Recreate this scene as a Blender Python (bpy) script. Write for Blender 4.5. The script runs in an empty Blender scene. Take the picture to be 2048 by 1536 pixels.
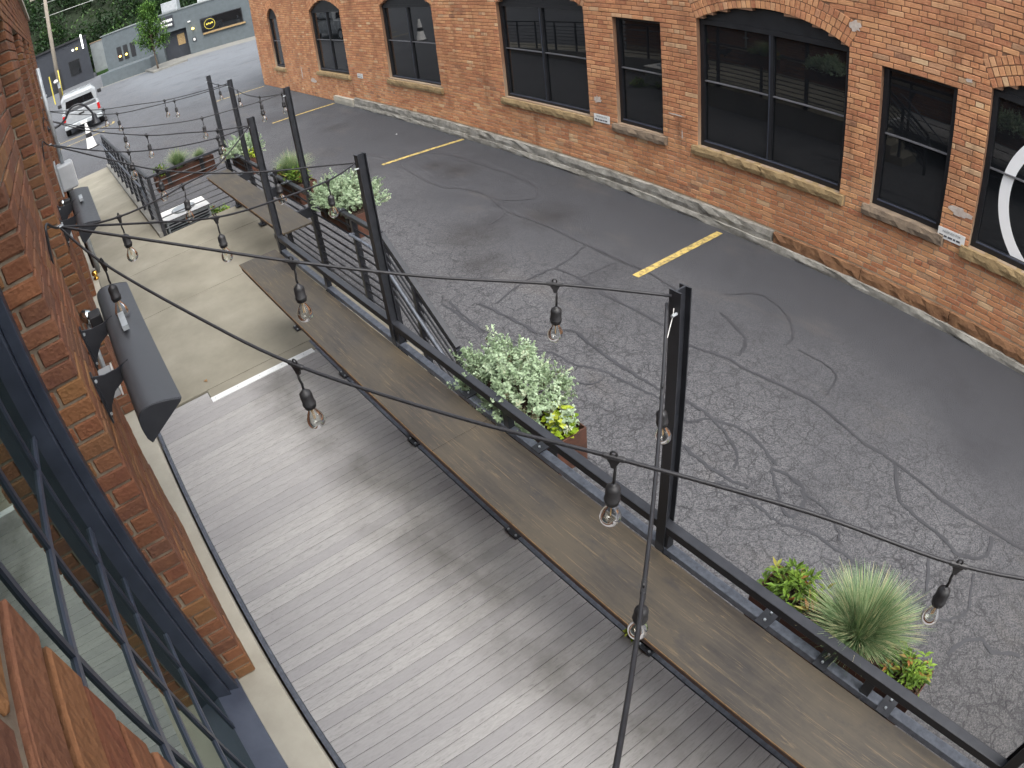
import bpy, math, random
from mathutils import Vector, Matrix
random.seed(7)
SC = bpy.context.scene
COL = SC.collection
PI = math.pi

# ------------------------------------------------------------------ camera
CAMZ = 4.12
cd = bpy.data.cameras.new('camera')
cd.type = 'PANO'                                   # wide security-camera lens: r = f (t - 0.0512 t^3)
cd.panorama_type = 'FISHEYE_LENS_POLYNOMIAL'
cd.sensor_fit = 'HORIZONTAL'
cd.sensor_width = 36.0
cd.sensor_height = 27.0
cd.fisheye_fov = math.radians(150)
cd.fisheye_polynomial_k0 = 0.0
cd.fisheye_polynomial_k1 = -4.05525490e-02
cd.fisheye_polynomial_k2 = -1.89561315e-05
cd.fisheye_polynomial_k3 = -1.35726316e-06
cd.fisheye_polynomial_k4 = -8.32539162e-08
cd.clip_start = 0.02
cd.clip_end = 600
cam = bpy.data.objects.new('camera', cd)
COL.objects.link(cam)
CR = Matrix(((-0.61290726, 0.42861963, -0.66379959), (-0.784528, -0.43018281, 0.44660785), (-0.09413028, 0.79449856, 0.59992627)))
cam.matrix_world = Matrix.Translation((0, 0, CAMZ)) @ CR.to_4x4()
SC.camera = cam

# ------------------------------------------------------------------ light: overcast morning
SUN_EL, SUN_AZ = math.radians(60), math.radians(174)
wd = bpy.data.worlds.new('World')
SC.world = wd
wd.use_nodes = True
wn = wd.node_tree.nodes
wl = wd.node_tree.links
bg = wn['Background']
sky = wn.new('ShaderNodeTexSky')
sky.sky_type = 'NISHITA'
sky.sun_disc = False
sky.sun_elevation = SUN_EL
sky.sun_rotation = math.radians(90) - SUN_AZ
sky.dust_density = 4.0
sky.air_density = 1.4
hs = wn.new('ShaderNodeHueSaturation')
hs.inputs['Saturation'].default_value = 0.30
wl.new(sky.outputs[0], hs.inputs['Color'])
wl.new(hs.outputs[0], bg.inputs['Color'])
bg.inputs['Strength'].default_value = 0.15
sd = bpy.data.lights.new('sun', 'SUN')
sd.energy = 1.3
sd.angle = math.radians(50)
sd.color = (1.0, 0.96, 0.9)
sun = bpy.data.objects.new('sun', sd)
COL.objects.link(sun)
sun.location = (0, 0, 30)
sdir = Vector((math.cos(SUN_AZ) * math.cos(SUN_EL), math.sin(SUN_AZ) * math.cos(SUN_EL), math.sin(SUN_EL)))
sun.rotation_euler = sdir.to_track_quat('Z', 'Y').to_euler()
SC.view_settings.view_transform = 'Standard'
SC.view_settings.look = 'None'
SC.view_settings.gamma = 1.0
SC.view_settings.exposure = 1.2
SC.view_settings.use_curve_mapping = False
SC.render.engine = 'CYCLES'
SC.cycles.use_denoising = True
SC.cycles.use_adaptive_sampling = True
SC.cycles.adaptive_threshold = 0.03
SC.cycles.max_bounces = 4
SC.cycles.diffuse_bounces = 2
SC.cycles.glossy_bounces = 3
SC.cycles.transmission_bounces = 4
SC.cycles.caustics_reflective = False
SC.cycles.caustics_refractive = False
SC.cycles.transparent_max_bounces = 12

# ------------------------------------------------------------------ materials
MAT = {}

def S(v):                                           # sRGB 0-255 triple -> linear rgba
    return tuple(((c / 255) / 12.92 if c / 255 <= .04045 else ((c / 255 + .055) / 1.055) ** 2.4) for c in v) + (1,)


class NT:
    def __init__(s, name):
        s.m = bpy.data.materials.new(name)
        s.m.use_nodes = True
        s.t = s.m.node_tree
        s.n = s.t.nodes
        s.p = s.n['Principled BSDF']
        s.out = s.n['Material Output']
        MAT[name] = s.m

    def add(s, kind, **kw):
        nd = s.n.new('ShaderNode' + kind)
        for k, v in kw.items():
            if k in nd.inputs.keys():
                s.set(nd.inputs[k], v)
            else:
                setattr(nd, k, v)
        return nd

    def set(s, sock, v):
        if isinstance(v, bpy.types.NodeSocket):
            s.t.links.new(v, sock)
        elif isinstance(v, bpy.types.Node):
            s.t.links.new(v.outputs[0], sock)
        else:
            sock.default_value = v

    def math(s, op, a, b=0.0, c=None, clamp=False):
        nd = s.n.new('ShaderNodeMath')
        nd.operation = op
        nd.use_clamp = clamp
        s.set(nd.inputs[0], a)
        s.set(nd.inputs[1], b)
        if c is not None:
            s.set(nd.inputs[2], c)
        return nd.outputs[0]

    def mix(s, f, a, b, blend='MIX'):
        nd = s.n.new('ShaderNodeMix')
        nd.data_type = 'RGBA'
        nd.blend_type = blend
        s.set(nd.inputs['Factor'], f)
        s.set(nd.inputs['A'], a)
        s.set(nd.inputs['B'], b)
        return nd.outputs['Result']

    def ramp(s, f, stops, interp='LINEAR'):
        nd = s.n.new('ShaderNodeValToRGB')
        nd.color_ramp.interpolation = interp
        e = nd.color_ramp.elements
        while len(e) < len(stops):
            e.new(0.5)
        for el, (p, c) in zip(e, stops):
            el.position = p
            el.color = c if len(c) == 4 else (*c, 1)
        s.set(nd.inputs[0], f)
        return nd.outputs[0]

    def coord(s, which='Object', scale=(1, 1, 1), jitter=False):
        tc = s.n.new('ShaderNodeTexCoord')
        mp = s.n.new('ShaderNodeMapping')
        s.set(mp.inputs['Scale'], scale)
        src = tc.outputs['Object' if which == 'World' else which]
        if which == 'World':
            src = s.n.new('ShaderNodeNewGeometry').outputs['Position']
        if jitter:
            oi = s.n.new('ShaderNodeObjectInfo')
            ml = s.math('MULTIPLY', oi.outputs['Random'], 37.0)
            ad = s.n.new('ShaderNodeVectorMath')
            ad.operation = 'ADD'
            s.set(ad.inputs[0], src)
            s.set(ad.inputs[1], ml)
            src = ad.outputs[0]
        s.set(mp.inputs['Vector'], src)
        return mp.outputs[0]

    def noise(s, vec, scale, detail=5.0, rough=.6, dist=0.0):
        nd = s.n.new('ShaderNodeTexNoise')
        s.set(nd.inputs['Vector'], vec)
        nd.inputs['Scale'].default_value = scale
        nd.inputs['Detail'].default_value = detail
        nd.inputs['Roughness'].default_value = rough
        nd.inputs['Distortion'].default_value = dist
        return nd.outputs[0]

    def vor(s, vec, scale, feature='F1', rnd=1.0):
        nd = s.n.new('ShaderNodeTexVoronoi')
        nd.feature = feature
        s.set(nd.inputs['Vector'], vec)
        nd.inputs['Scale'].default_value = scale
        nd.inputs['Randomness'].default_value = rnd
        return nd

    def bump(s, h, strength=.3, dist=.01):
        nd = s.n.new('ShaderNodeBump')
        nd.inputs['Strength'].default_value = strength
        nd.inputs['Distance'].default_value = dist
        s.set(nd.inputs['Height'], h)
        s.set(s.p.inputs['Normal'], nd.outputs[0])

    def fin(s, col=None, rough=None, metal=None, spec=None, ior=None):
        if col is not None:
            s.set(s.p.inputs['Base Color'], col)
        if rough is not None:
            s.set(s.p.inputs['Roughness'], rough)
        if metal is not None:
            s.p.inputs['Metallic'].default_value = metal
        if spec is not None:
            s.p.inputs['Specular IOR Level'].default_value = spec
        if ior is not None:
            s.p.inputs['IOR'].default_value = ior
        return s.m


def g(v):
    return (v, v, v, 1)


def simple(name, c1, c2=None, scale=8, stretch=(1, 1, 1), rough=.6, metal=0, bstr=.15, bscale=60, bdist=.004, spec=.5, coord='Object', jitter=False):
    t = NT(name)
    v = t.coord(coord, stretch, jitter)
    n = t.noise(v, scale)
    f = t.ramp(n, [(.3, (0, 0, 0)), (.7, (1, 1, 1))])
    col = t.mix(f, c1, c2 or c1)
    b = t.noise(v, bscale, 3)
    if bstr:
        t.bump(b, bstr, bdist)
    r = t.math('MULTIPLY_ADD', n, .25, rough - .12)
    return t.fin(col, r, metal, spec)


simple('black_steel', (.013, .0145, .019, 1), (.024, .026, .032, 1), 14, rough=.45, bstr=.1, bscale=150, bdist=.001)
simple('pale_steel', (.05, .058, .075, 1), (.12, .135, .165, 1), 30, rough=.5, bstr=.2, bscale=120, bdist=.001)
simple('black_plastic', (.012, .012, .014, 1), (.02, .02, .022, 1), 20, rough=.5, bstr=0)
simple('cable_rubber', (.010, .010, .012, 1), (.018, .018, .022, 1), 30, rough=.55, bstr=0)
simple('corten', S((54, 37, 31)), S((94, 58, 43)), 6, rough=.8, bstr=.25, bscale=60)
simple('soil', S((40, 28, 22)), S((70, 50, 38)), 40, rough=.95, bstr=.8, bscale=90, bdist=.01)
simple('white_paint', S((215, 215, 212)), S((232, 232, 230)), 8, rough=.4, bstr=.05)
simple('grey_paint', S((150, 154, 158)), S((170, 174, 178)), 6, rough=.45, bstr=.05)
simple('white_strip', S((205, 208, 210)), S((226, 228, 228)), 20, rough=.45, bstr=.1)
simple('ply_edge', S((120, 92, 62)), S((155, 125, 88)), 60, (1, 1, 12), rough=.8)
simple('brown_angle', S((58, 42, 36)), S((84, 60, 48)), 14, rough=.7)
simple('stone_tan', S((128, 106, 74)), S((165, 142, 104)), 9, rough=.9, bstr=.7, bscale=35, bdist=.02)
simple('stone_grey', S((112, 98, 84)), S((146, 128, 108)), 9, rough=.9, bstr=.7, bscale=35, bdist=.02)
simple('stone_brown', S((112, 78, 54)), S((148, 110, 78)), 7, rough=.9, bstr=.7, bscale=30, bdist=.02)
simple('footing', S((104, 100, 92)), S((164, 161, 153)), 5, rough=.9, bstr=.7, bscale=30, bdist=.02, coord='World')
simple('ledge_stone', S((154, 149, 136)), S((174, 169, 156)), 4, rough=.85, bstr=.3, bscale=60)
simple('win_black', (.007, .0075, .010, 1), (.012, .013, .016, 1), 8, rough=.5, bstr=0)
simple('sash_blue', S((38, 44, 56)), S((54, 61, 74)), 8, rough=.38, bstr=.05)
simple('sash_edge', S((58, 64, 78)), S((74, 80, 94)), 8, rough=.35, bstr=.05)
simple('transom_grey', S((92, 92, 96)), S((108, 108, 112)), 8, rough=.4, bstr=0)
simple('interior', (.012, .013, .014, 1), (.03, .03, .03, 1), 1, rough=.9, bstr=0)
simple('wood_tan', S((120, 84, 46)), S((150, 110, 62)), 6, (1, 12, 1), rough=.6)
simple('heater_black', (.04, .042, .048, 1), (.056, .059, .066, 1), 40, rough=.42, bstr=.15, bscale=300, bdist=.0008)
simple('chrome', (.55, .62, .62, 1), (.7, .75, .75, 1), 10, rough=.18, metal=1, bstr=0)
simple('brass', S((200, 150, 60)), S((240, 200, 110)), 10, rough=.25, metal=1, bstr=0)
simple('galv', S((140, 146, 150)), S((180, 186, 190)), 12, rough=.45, metal=.3, bstr=.1)
simple('far_grey', S((78, 86, 90)), S((90, 98, 103)), 3, rough=.8, bstr=.1, bscale=20)
simple('far_grey_light', S((108, 114, 116)), S((124, 130, 131)), 2, rough=.85, bstr=.2, bscale=10)
simple('far_dark', S((34, 38, 46)), S((46, 50, 58)), 2, rough=.7, bstr=.1)
simple('bark', S((64, 54, 44)), S((96, 84, 72)), 4, (6, 6, 1), rough=.9, bstr=.6, bscale=30, bdist=.03)
simple('pole_wood', S((112, 104, 94)), S((150, 142, 130)), 4, (8, 8, .5), rough=.9, bstr=.4, bscale=30)
simple('car_white', S((138, 142, 146)), S((154, 158, 161)), 3, rough=.25, bstr=0)
simple('car_grey', S((120, 124, 122)), S((140, 144, 142)), 3, rough=.25, bstr=0)
simple('tyre', (.015, .015, .016, 1), (.025, .025, .026, 1), 20, rough=.85, bstr=0)
simple('red_lens', S((150, 20, 24)), S((190, 34, 36)), 10, rough=.2, bstr=0)
simple('yellow_guard', S((196, 178, 60)), S((215, 200, 90)), 4, rough=.5, bstr=0)
simple('hill_soil', S((20, 30, 16)), S((32, 44, 24)), .3, rough=1, bstr=0)
simple('ink', S((60, 60, 66)), S((90, 90, 96)), 20, rough=.7, bstr=0)
simple('wire_white', S((190, 190, 186)), None, 5, rough=.5, bstr=0)

# dark window glass and clear bulb glass
def glassy(name, tint, ior, opacity):
    t = NT(name)
    fr = t.add('Fresnel', IOR=ior)
    gl = t.add('BsdfGlossy', Color=(.88, 1, .93, 1) if name == 'glass_mirror' else (1, 1, 1, 1), Roughness=.012)
    tr = t.add('BsdfTransparent', Color=tint)
    df = t.add('BsdfDiffuse', Color=(tint[0] * .11, tint[1] * .11, tint[2] * .12, 1))
    m1 = t.add('MixShader')
    t.set(m1.inputs[0], opacity)
    t.set(m1.inputs[1], tr)
    t.set(m1.inputs[2], df)
    m2 = t.add('MixShader')
    t.set(m2.inputs[0], fr)
    t.set(m2.inputs[1], m1)
    t.set(m2.inputs[2], gl)
    t.set(t.out.inputs['Surface'], m2)
    return t.m


glassy('glass_dark', (.16, .18, .19, 1), 1.6, .55)
glassy('glass_mirror', (.16, .24, .2, 1), 5.0, .5)
glassy('bulb_glass', (.96, .97, .95, 1), 1.5, .0)
glassy('car_glass', (.1, .11, .12, 1), 1.6, .5)

def emit(name, col, strength):
    t = NT(name)
    t.p.inputs['Base Color'].default_value = col
    t.p.inputs['Emission Color'].default_value = col
    t.p.inputs['Emission Strength'].default_value = strength


emit('lamp_orange', (1, .45, .12, 1), 3.0)
emit('lamp_yellow', (1, .75, .12, 1), 3.0)
emit('lamp_white', (1, 1, .97, 1), 1.6)
t = NT('filament')
t.fin((.5, .33, .16, 1), .5)

# asphalt: worn aggregate by the deck, tighter and darker along the brick building, alligator cracks
t = NT('asphalt')
w = t.coord('World')
big = t.noise(w, .45, 4)
mid = t.noise(w, 3.0, 4)
agg = t.vor(w, 95)
agg2 = t.vor(w, 190)
sp = t.n.new('ShaderNodeSeparateXYZ')
t.set(sp.inputs[0], w)
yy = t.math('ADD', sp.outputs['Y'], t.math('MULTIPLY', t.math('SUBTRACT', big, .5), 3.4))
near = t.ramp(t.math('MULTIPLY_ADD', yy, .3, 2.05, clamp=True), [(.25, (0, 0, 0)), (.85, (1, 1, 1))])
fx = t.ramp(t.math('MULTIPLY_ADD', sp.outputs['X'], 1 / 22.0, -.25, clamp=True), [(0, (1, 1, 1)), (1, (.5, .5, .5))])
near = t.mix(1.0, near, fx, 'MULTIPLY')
c_seal = t.mix(mid, S((56, 57, 61)), S((68, 69, 73)))
c_worn = t.mix(t.ramp(agg.outputs['Color'], [(.2, (0, 0, 0)), (.9, (1, 1, 1))]), S((56, 57, 61)), S((110, 110, 112)))
c_worn = t.mix(t.math('MULTIPLY', t.noise(w, 1.3, 5), .55), c_worn, S((80, 80, 83)))
far = t.ramp(t.math('MULTIPLY_ADD', t.math('ADD', sp.outputs['X'], t.math('MULTIPLY', t.math('SUBTRACT', big, .5), 22)), 1 / 26.0, -.62, clamp=True), [(0, (0, 0, 0)), (1, (1, 1, 1))])  # base colour grows paler with distance along X, edge broken up by noise
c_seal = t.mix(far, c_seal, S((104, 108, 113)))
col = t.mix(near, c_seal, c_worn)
wob = t.add('VectorMath', operation='ADD')
t.set(wob.inputs[0], w)
nz = t.add('TexNoise')
t.set(nz.inputs['Vector'], w)
nz.inputs['Scale'].default_value = 6
sc_ = t.add('VectorMath', operation='SCALE')
t.set(sc_.inputs[0], nz.outputs['Color'])
sc_.inputs['Scale'].default_value = .16
t.set(wob.inputs[1], sc_.outputs[0])
cr1 = t.vor(wob.outputs[0], 3.9, 'DISTANCE_TO_EDGE')
cr2 = t.vor(wob.outputs[0], 6.5, 'DISTANCE_TO_EDGE')
l1 = t.math('SUBTRACT', 1, t.math('MULTIPLY', cr1.outputs['Distance'], 22, clamp=True), clamp=True)
l2 = t.math('SUBTRACT', 1, t.math('MULTIPLY', cr2.outputs['Distance'], 13, clamp=True), clamp=True)
gate = t.ramp(t.noise(w, .55, 2), [(.40, (0, 0, 0)), (.54, (1, 1, 1))])
gate2 = t.ramp(t.noise(w, .4, 3), [(.3, (0, 0, 0)), (.45, (1, 1, 1))])
ck = t.math('MAXIMUM', t.math('MULTIPLY', l1, gate2), t.math('MULTIPLY', l2, gate))
zd = t.add('VectorMath', operation='DISTANCE')
t.set(zd.inputs[0], wob.outputs[0])
zd.inputs[1].default_value = (-1.2, -2.4, .08)
zone = t.math('SUBTRACT', 1.5, t.math('MULTIPLY_ADD', t.math('SUBTRACT', mid, .5), 1.2, t.math('MULTIPLY', zd.outputs['Value'], .62)), clamp=True)
ck = t.math('MULTIPLY', ck, t.math('MULTIPLY_ADD', near, .9, .04))
ck = t.math('MAXIMUM', ck, t.math('MULTIPLY', zone, t.math('MAXIMUM', l1, l2)))
col = t.mix(t.math('MULTIPLY', zone, .7), col, t.mix(agg.outputs['Color'], S((50, 51, 54)), S((84, 82, 80))))
ck = t.math('MULTIPLY', ck, t.math('MULTIPLY_ADD', t.noise(w, 7, 3), 2.2, -.45), clamp=True)
stain = t.ramp(t.noise(w, .7, 6, .68), [(.54, (0, 0, 0)), (.72, (1, 1, 1))])
col = t.mix(t.math('MULTIPLY', stain, .5), col, S((46, 46, 50)))
pale = t.ramp(t.noise(t.coord('World', (.6, 1.6, 1)), .9, 5, .6), [(.58, (0, 0, 0)), (.74, (1, 1, 1))])
col = t.mix(t.math('MULTIPLY', pale, .2), col, S((112, 104, 94)))
for (ox, oy, orad) in ((10.3, -6.3, .55), (10.9, -6.2, .35), (7.4, -6.0, .6), (7.75, -4.8, .7), (6.9, -4.4, .5), (16.0, -6.4, .5)):
    dv_ = t.add('VectorMath', operation='DISTANCE')
    t.set(dv_.inputs[0], wob.outputs[0])
    dv_.inputs[1].default_value = (ox + .08, oy + .08, .08)
    oil = t.math('SUBTRACT', 1, t.math('DIVIDE', dv_.outputs['Value'], orad), clamp=True)
    oil = t.math('MULTIPLY', oil, t.math('MULTIPLY_ADD', mid, 1.4, .1), clamp=True)
    col = t.mix(t.math('MULTIPLY', oil, .8), col, S((40, 38, 38)))
col = t.mix(t.math('MULTIPLY', ck, .85), col, S((34, 34, 38)))
fine = t.math('ADD', t.math('MULTIPLY', agg.outputs['Distance'], .5), t.math('MULTIPLY', agg2.outputs['Distance'], .5))
t.bump(t.math('SUBTRACT', fine, t.math('MULTIPLY', ck, .8)), .45, .012)
t.fin(col, t.math('MULTIPLY_ADD', mid, .2, .7), 0, .35)

simple('tar', S((50, 51, 55)), S((60, 61, 65)), 3, rough=.6, bstr=.1, coord='World')

t = NT('road_paint')
w = t.coord('World')
wear = t.ramp(t.noise(w, 14, 6, .72), [(.40, (0, 0, 0)), (.56, (1, 1, 1))])
yel = t.mix(t.noise(w, 4), S((178, 152, 78)), S((206, 184, 112)))
t.fin(t.mix(wear, S((120, 108, 76)), yel), .7)

# concrete
def concrete(name, a, b, scale=1.2, dirt=.45):
    t = NT(name)
    w = t.coord('World')
    n = t.noise(w, scale, 7, .65)
    f = t.noise(w, 60, 3)
    st = t.ramp(t.noise(w, .9, 5, .6), [(.45, (0, 0, 0)), (.75, (1, 1, 1))])
    col = t.mix(t.ramp(n, [(.3, (0, 0, 0)), (.7, (1, 1, 1))]), a, b)
    col = t.mix(t.math('MULTIPLY', st, dirt), col, tuple(x * .62 for x in a[:3]) + (1,))
    col = t.mix(t.math('MULTIPLY', f, .25), col, tuple(x * .75 for x in b[:3]) + (1,))
    t.bump(t.math('ADD', n, f), .2, .006)
    t.fin(col, .85, 0, .3)


concrete('concrete', S((122, 118, 105)), S((148, 144, 131)))
concrete('concrete_pale', S((112, 111, 106)), S((136, 135, 130)))

# composite decking, grain along the board (local Y)
t = NT('deck_board')
v = t.coord('Object', (9, 1.6, 9), True)
n1 = t.noise(v, 9, 5, .7, .9)
v2 = t.coord('Object', (1, 1, 1), True)
n2 = t.noise(v2, 2.2, 4)
oi = t.add('ObjectInfo')
gr = t.ramp(n1, [(.28, (0, 0, 0)), (.42, (.7, .7, .7)), (.62, (1, 1, 1))])
base = t.mix(gr, S((122, 121, 121)), S((168, 167, 166)))
base = t.mix(t.math('MULTIPLY', oi.outputs['Random'], .6), base, S((138, 137, 140)))
base = t.mix(t.math('MULTIPLY', n2, .25), base, S((126, 123, 118)))
w = t.coord('World')
spw = t.n.new('ShaderNodeSeparateXYZ')
t.set(spw.inputs[0], w)
# ragged dark band along the counter side
band = t.math('ADD', t.math('MULTIPLY', t.math('ADD', spw.outputs['Y'], 1.16), 2.6), t.math('MULTIPLY', t.math('SUBTRACT', t.noise(w, 1.1, 4, .6), .5), 1.7))
band = t.math('SUBTRACT', 1, t.math('ABSOLUTE', band), clamp=True)
gm = t.ramp(t.noise(w, 1.7, 5, .6), [(.38, (.15, .15, .15)), (.62, (1, 1, 1))])
dark_smudge = t.math('MULTIPLY', t.math('MULTIPLY', band, gm), .62)
base = t.mix(dark_smudge, base, S((62, 60, 54)))
t.bump(n1, .25, .002)
t.fin(base, .85, 0, .2)

# counter top: weathered brown-grey laminate, streaks along X
t = NT('counter_top')
v = t.coord('World', (.55, 7, 7))
n1 = t.noise(v, 3.2, 7, .68, .5)
w = t.coord('World')
n2 = t.noise(w, 2.0, 6, .65)
scr = t.noise(t.coord('World', (1.1, 26, 26)), 2.6, 4, .7, 1.2)
col = t.mix(t.ramp(n1, [(.3, (0, 0, 0)), (.7, (1, 1, 1))]), S((36, 32, 28)), S((68, 61, 51)))
col = t.mix(t.ramp(n2, [(.42, (0, 0, 0)), (.66, (.75, .75, .75))]), col, S((72, 64, 51)))
col = t.mix(t.ramp(scr, [(.56, (0, 0, 0)), (.7, (.7, .7, .7))]), col, S((112, 96, 70)))
dk = t.ramp(t.noise(t.coord('World', (1, 2.2, 1)), 3.6, 5, .7), [(.55, (0, 0, 0)), (.72, (.75, .75, .75))])
col = t.mix(dk, col, S((40, 38, 38)))
t.bump(n1, .08, .002)
t.fin(col, t.math('MULTIPLY_ADD', n2, .25, .34), 0, .5)

# bricks: colour picked per brick
def brick_mat(name, stops, mottle, dark):
    t = NT(name)
    v = t.coord('Object', (1, 1, 1), True)
    oi = t.add('ObjectInfo')
    at = t.add('Attribute', attribute_name='bv')
    r = t.math('FRACT', t.math('ADD', oi.outputs['Random'], at.outputs['Fac']))
    col = t.ramp(r, [(p, S(c)) for p, c in stops], 'LINEAR')
    n = t.noise(v, 22, 6, .7)
    w = t.coord('World')
    n2 = t.noise(w, 1.4, 5, .6)
    col = t.mix(t.math('MULTIPLY', t.ramp(n, [(.35, (0, 0, 0)), (.72, (1, 1, 1))]), .55), col, S(mottle))
    col = t.mix(t.ramp(n2, [(.45, (0, 0, 0)), (.7, (.6, .6, .6))]), col, S(dark))
    stk = t.noise(t.coord('World', (2.6, 2.6, .35)), 1.3, 5, .65)
    col = t.mix(t.ramp(stk, [(.56, (0, 0, 0)), (.76, (.55, .55, .55))]), col, S(tuple(c * .6 for c in dark)))
    t.bump(t.math('ADD', t.math('MULTIPLY', n, 1.2), t.math('ADD', t.math('MULTIPLY', t.noise(v, 90, 3), .6), t.math('MULTIPLY', t.vor(v, 75).outputs['Distance'], .7))), .5, .007)
    t.fin(col, .88, 0, .25)


brick_mat('brick_right', [(0, (170, 112, 80)), (.15, (206, 148, 106)), (.3, (180, 118, 86)), (.45, (210, 158, 112)), (.58, (164, 102, 76)), (.7, (196, 134, 94)), (.8, (208, 162, 122)), (.9, (176, 112, 84)), (.94, (220, 190, 150)), (.97, (132, 92, 77)), (1, (192, 130, 94))], (212, 164, 122), (146, 98, 72))
brick_mat('brick_left', [(0, (108, 68, 50)), (.22, (126, 82, 58)), (.4, (92, 63, 52)), (.58, (130, 95, 60)), (.72, (114, 68, 51)), (.88, (90, 66, 57)), (1, (122, 82, 58))], (138, 96, 68), (88, 60, 48))
t = NT('mortar_right')
w = t.coord('World')
sp = t.n.new('ShaderNodeSeparateXYZ')
t.set(sp.inputs[0], w)
up = t.ramp(t.math('MULTIPLY_ADD', t.math('ADD', sp.outputs['Z'], t.noise(w, 1.2, 4)), .7, -.75, clamp=True), [(.2, (0, 0, 0)), (.8, (1, 1, 1))])
col = t.mix(up, S((178, 162, 140)), S((132, 100, 80)))
t.bump(t.noise(w, 90, 3), .4, .005)
t.fin(t.mix(t.math('MULTIPLY', t.noise(w, 20, 4), .4), col, S((120, 96, 76))), .95, 0, .2)
simple('mortar_left', S((92, 78, 66)), S((150, 138, 120)), 10, rough=.95, bstr=.5, bscale=90, bdist=.006, coord='World')
simple('efflorescence', S((176, 160, 148)), S((205, 194, 184)), 18, rough=.95, bstr=.3, coord='World')

def leaf_mat(name, stops):
    t = NT(name)
    at = t.add('Attribute', attribute_name='bv')
    col = t.ramp(at.outputs['Fac'], [(p, S(c)) for p, c in stops])
    t.fin(col, .6, 0, .3)
    tl = t.add('BsdfTranslucent')
    t.set(tl.inputs['Color'], col)
    mx = t.add('MixShader')
    mx.inputs[0].default_value = .25
    t.set(mx.inputs[1], t.p.outputs[0])
    t.set(mx.inputs[2], tl.outputs[0])
    t.set(t.out.inputs['Surface'], mx)


leaf_mat('leaf_silver', [(0, (92, 84, 66)), (.12, (120, 134, 102)), (.5, (154, 176, 142)), (.85, (184, 202, 172)), (1, (204, 204, 172))])
leaf_mat('leaf_grass', [(0, (70, 94, 54)), (.45, (112, 140, 96)), (.75, (148, 168, 126)), (1, (190, 180, 140))])
leaf_mat('leaf_green', [(0, (62, 84, 26)), (.5, (98, 128, 44)), (.85, (132, 160, 62)), (1, (150, 100, 58))])
leaf_mat('leaf_lime', [(0, (92, 122, 26)), (.5, (140, 164, 38)), (1, (188, 196, 78))])
leaf_mat('leaf_far', [(0, (22, 40, 20)), (.5, (40, 66, 34)), (1, (78, 106, 52))])
leaf_mat('leaf_tree', [(0, (44, 72, 30)), (.5, (72, 108, 46)), (1, (112, 146, 66))])

# ------------------------------------------------------------------ mesh builder
BOXF = [(0, 3, 2, 1), (4, 5, 6, 7), (0, 1, 5, 4), (1, 2, 6, 5), (2, 3, 7, 6), (3, 0, 4, 7)]


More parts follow.
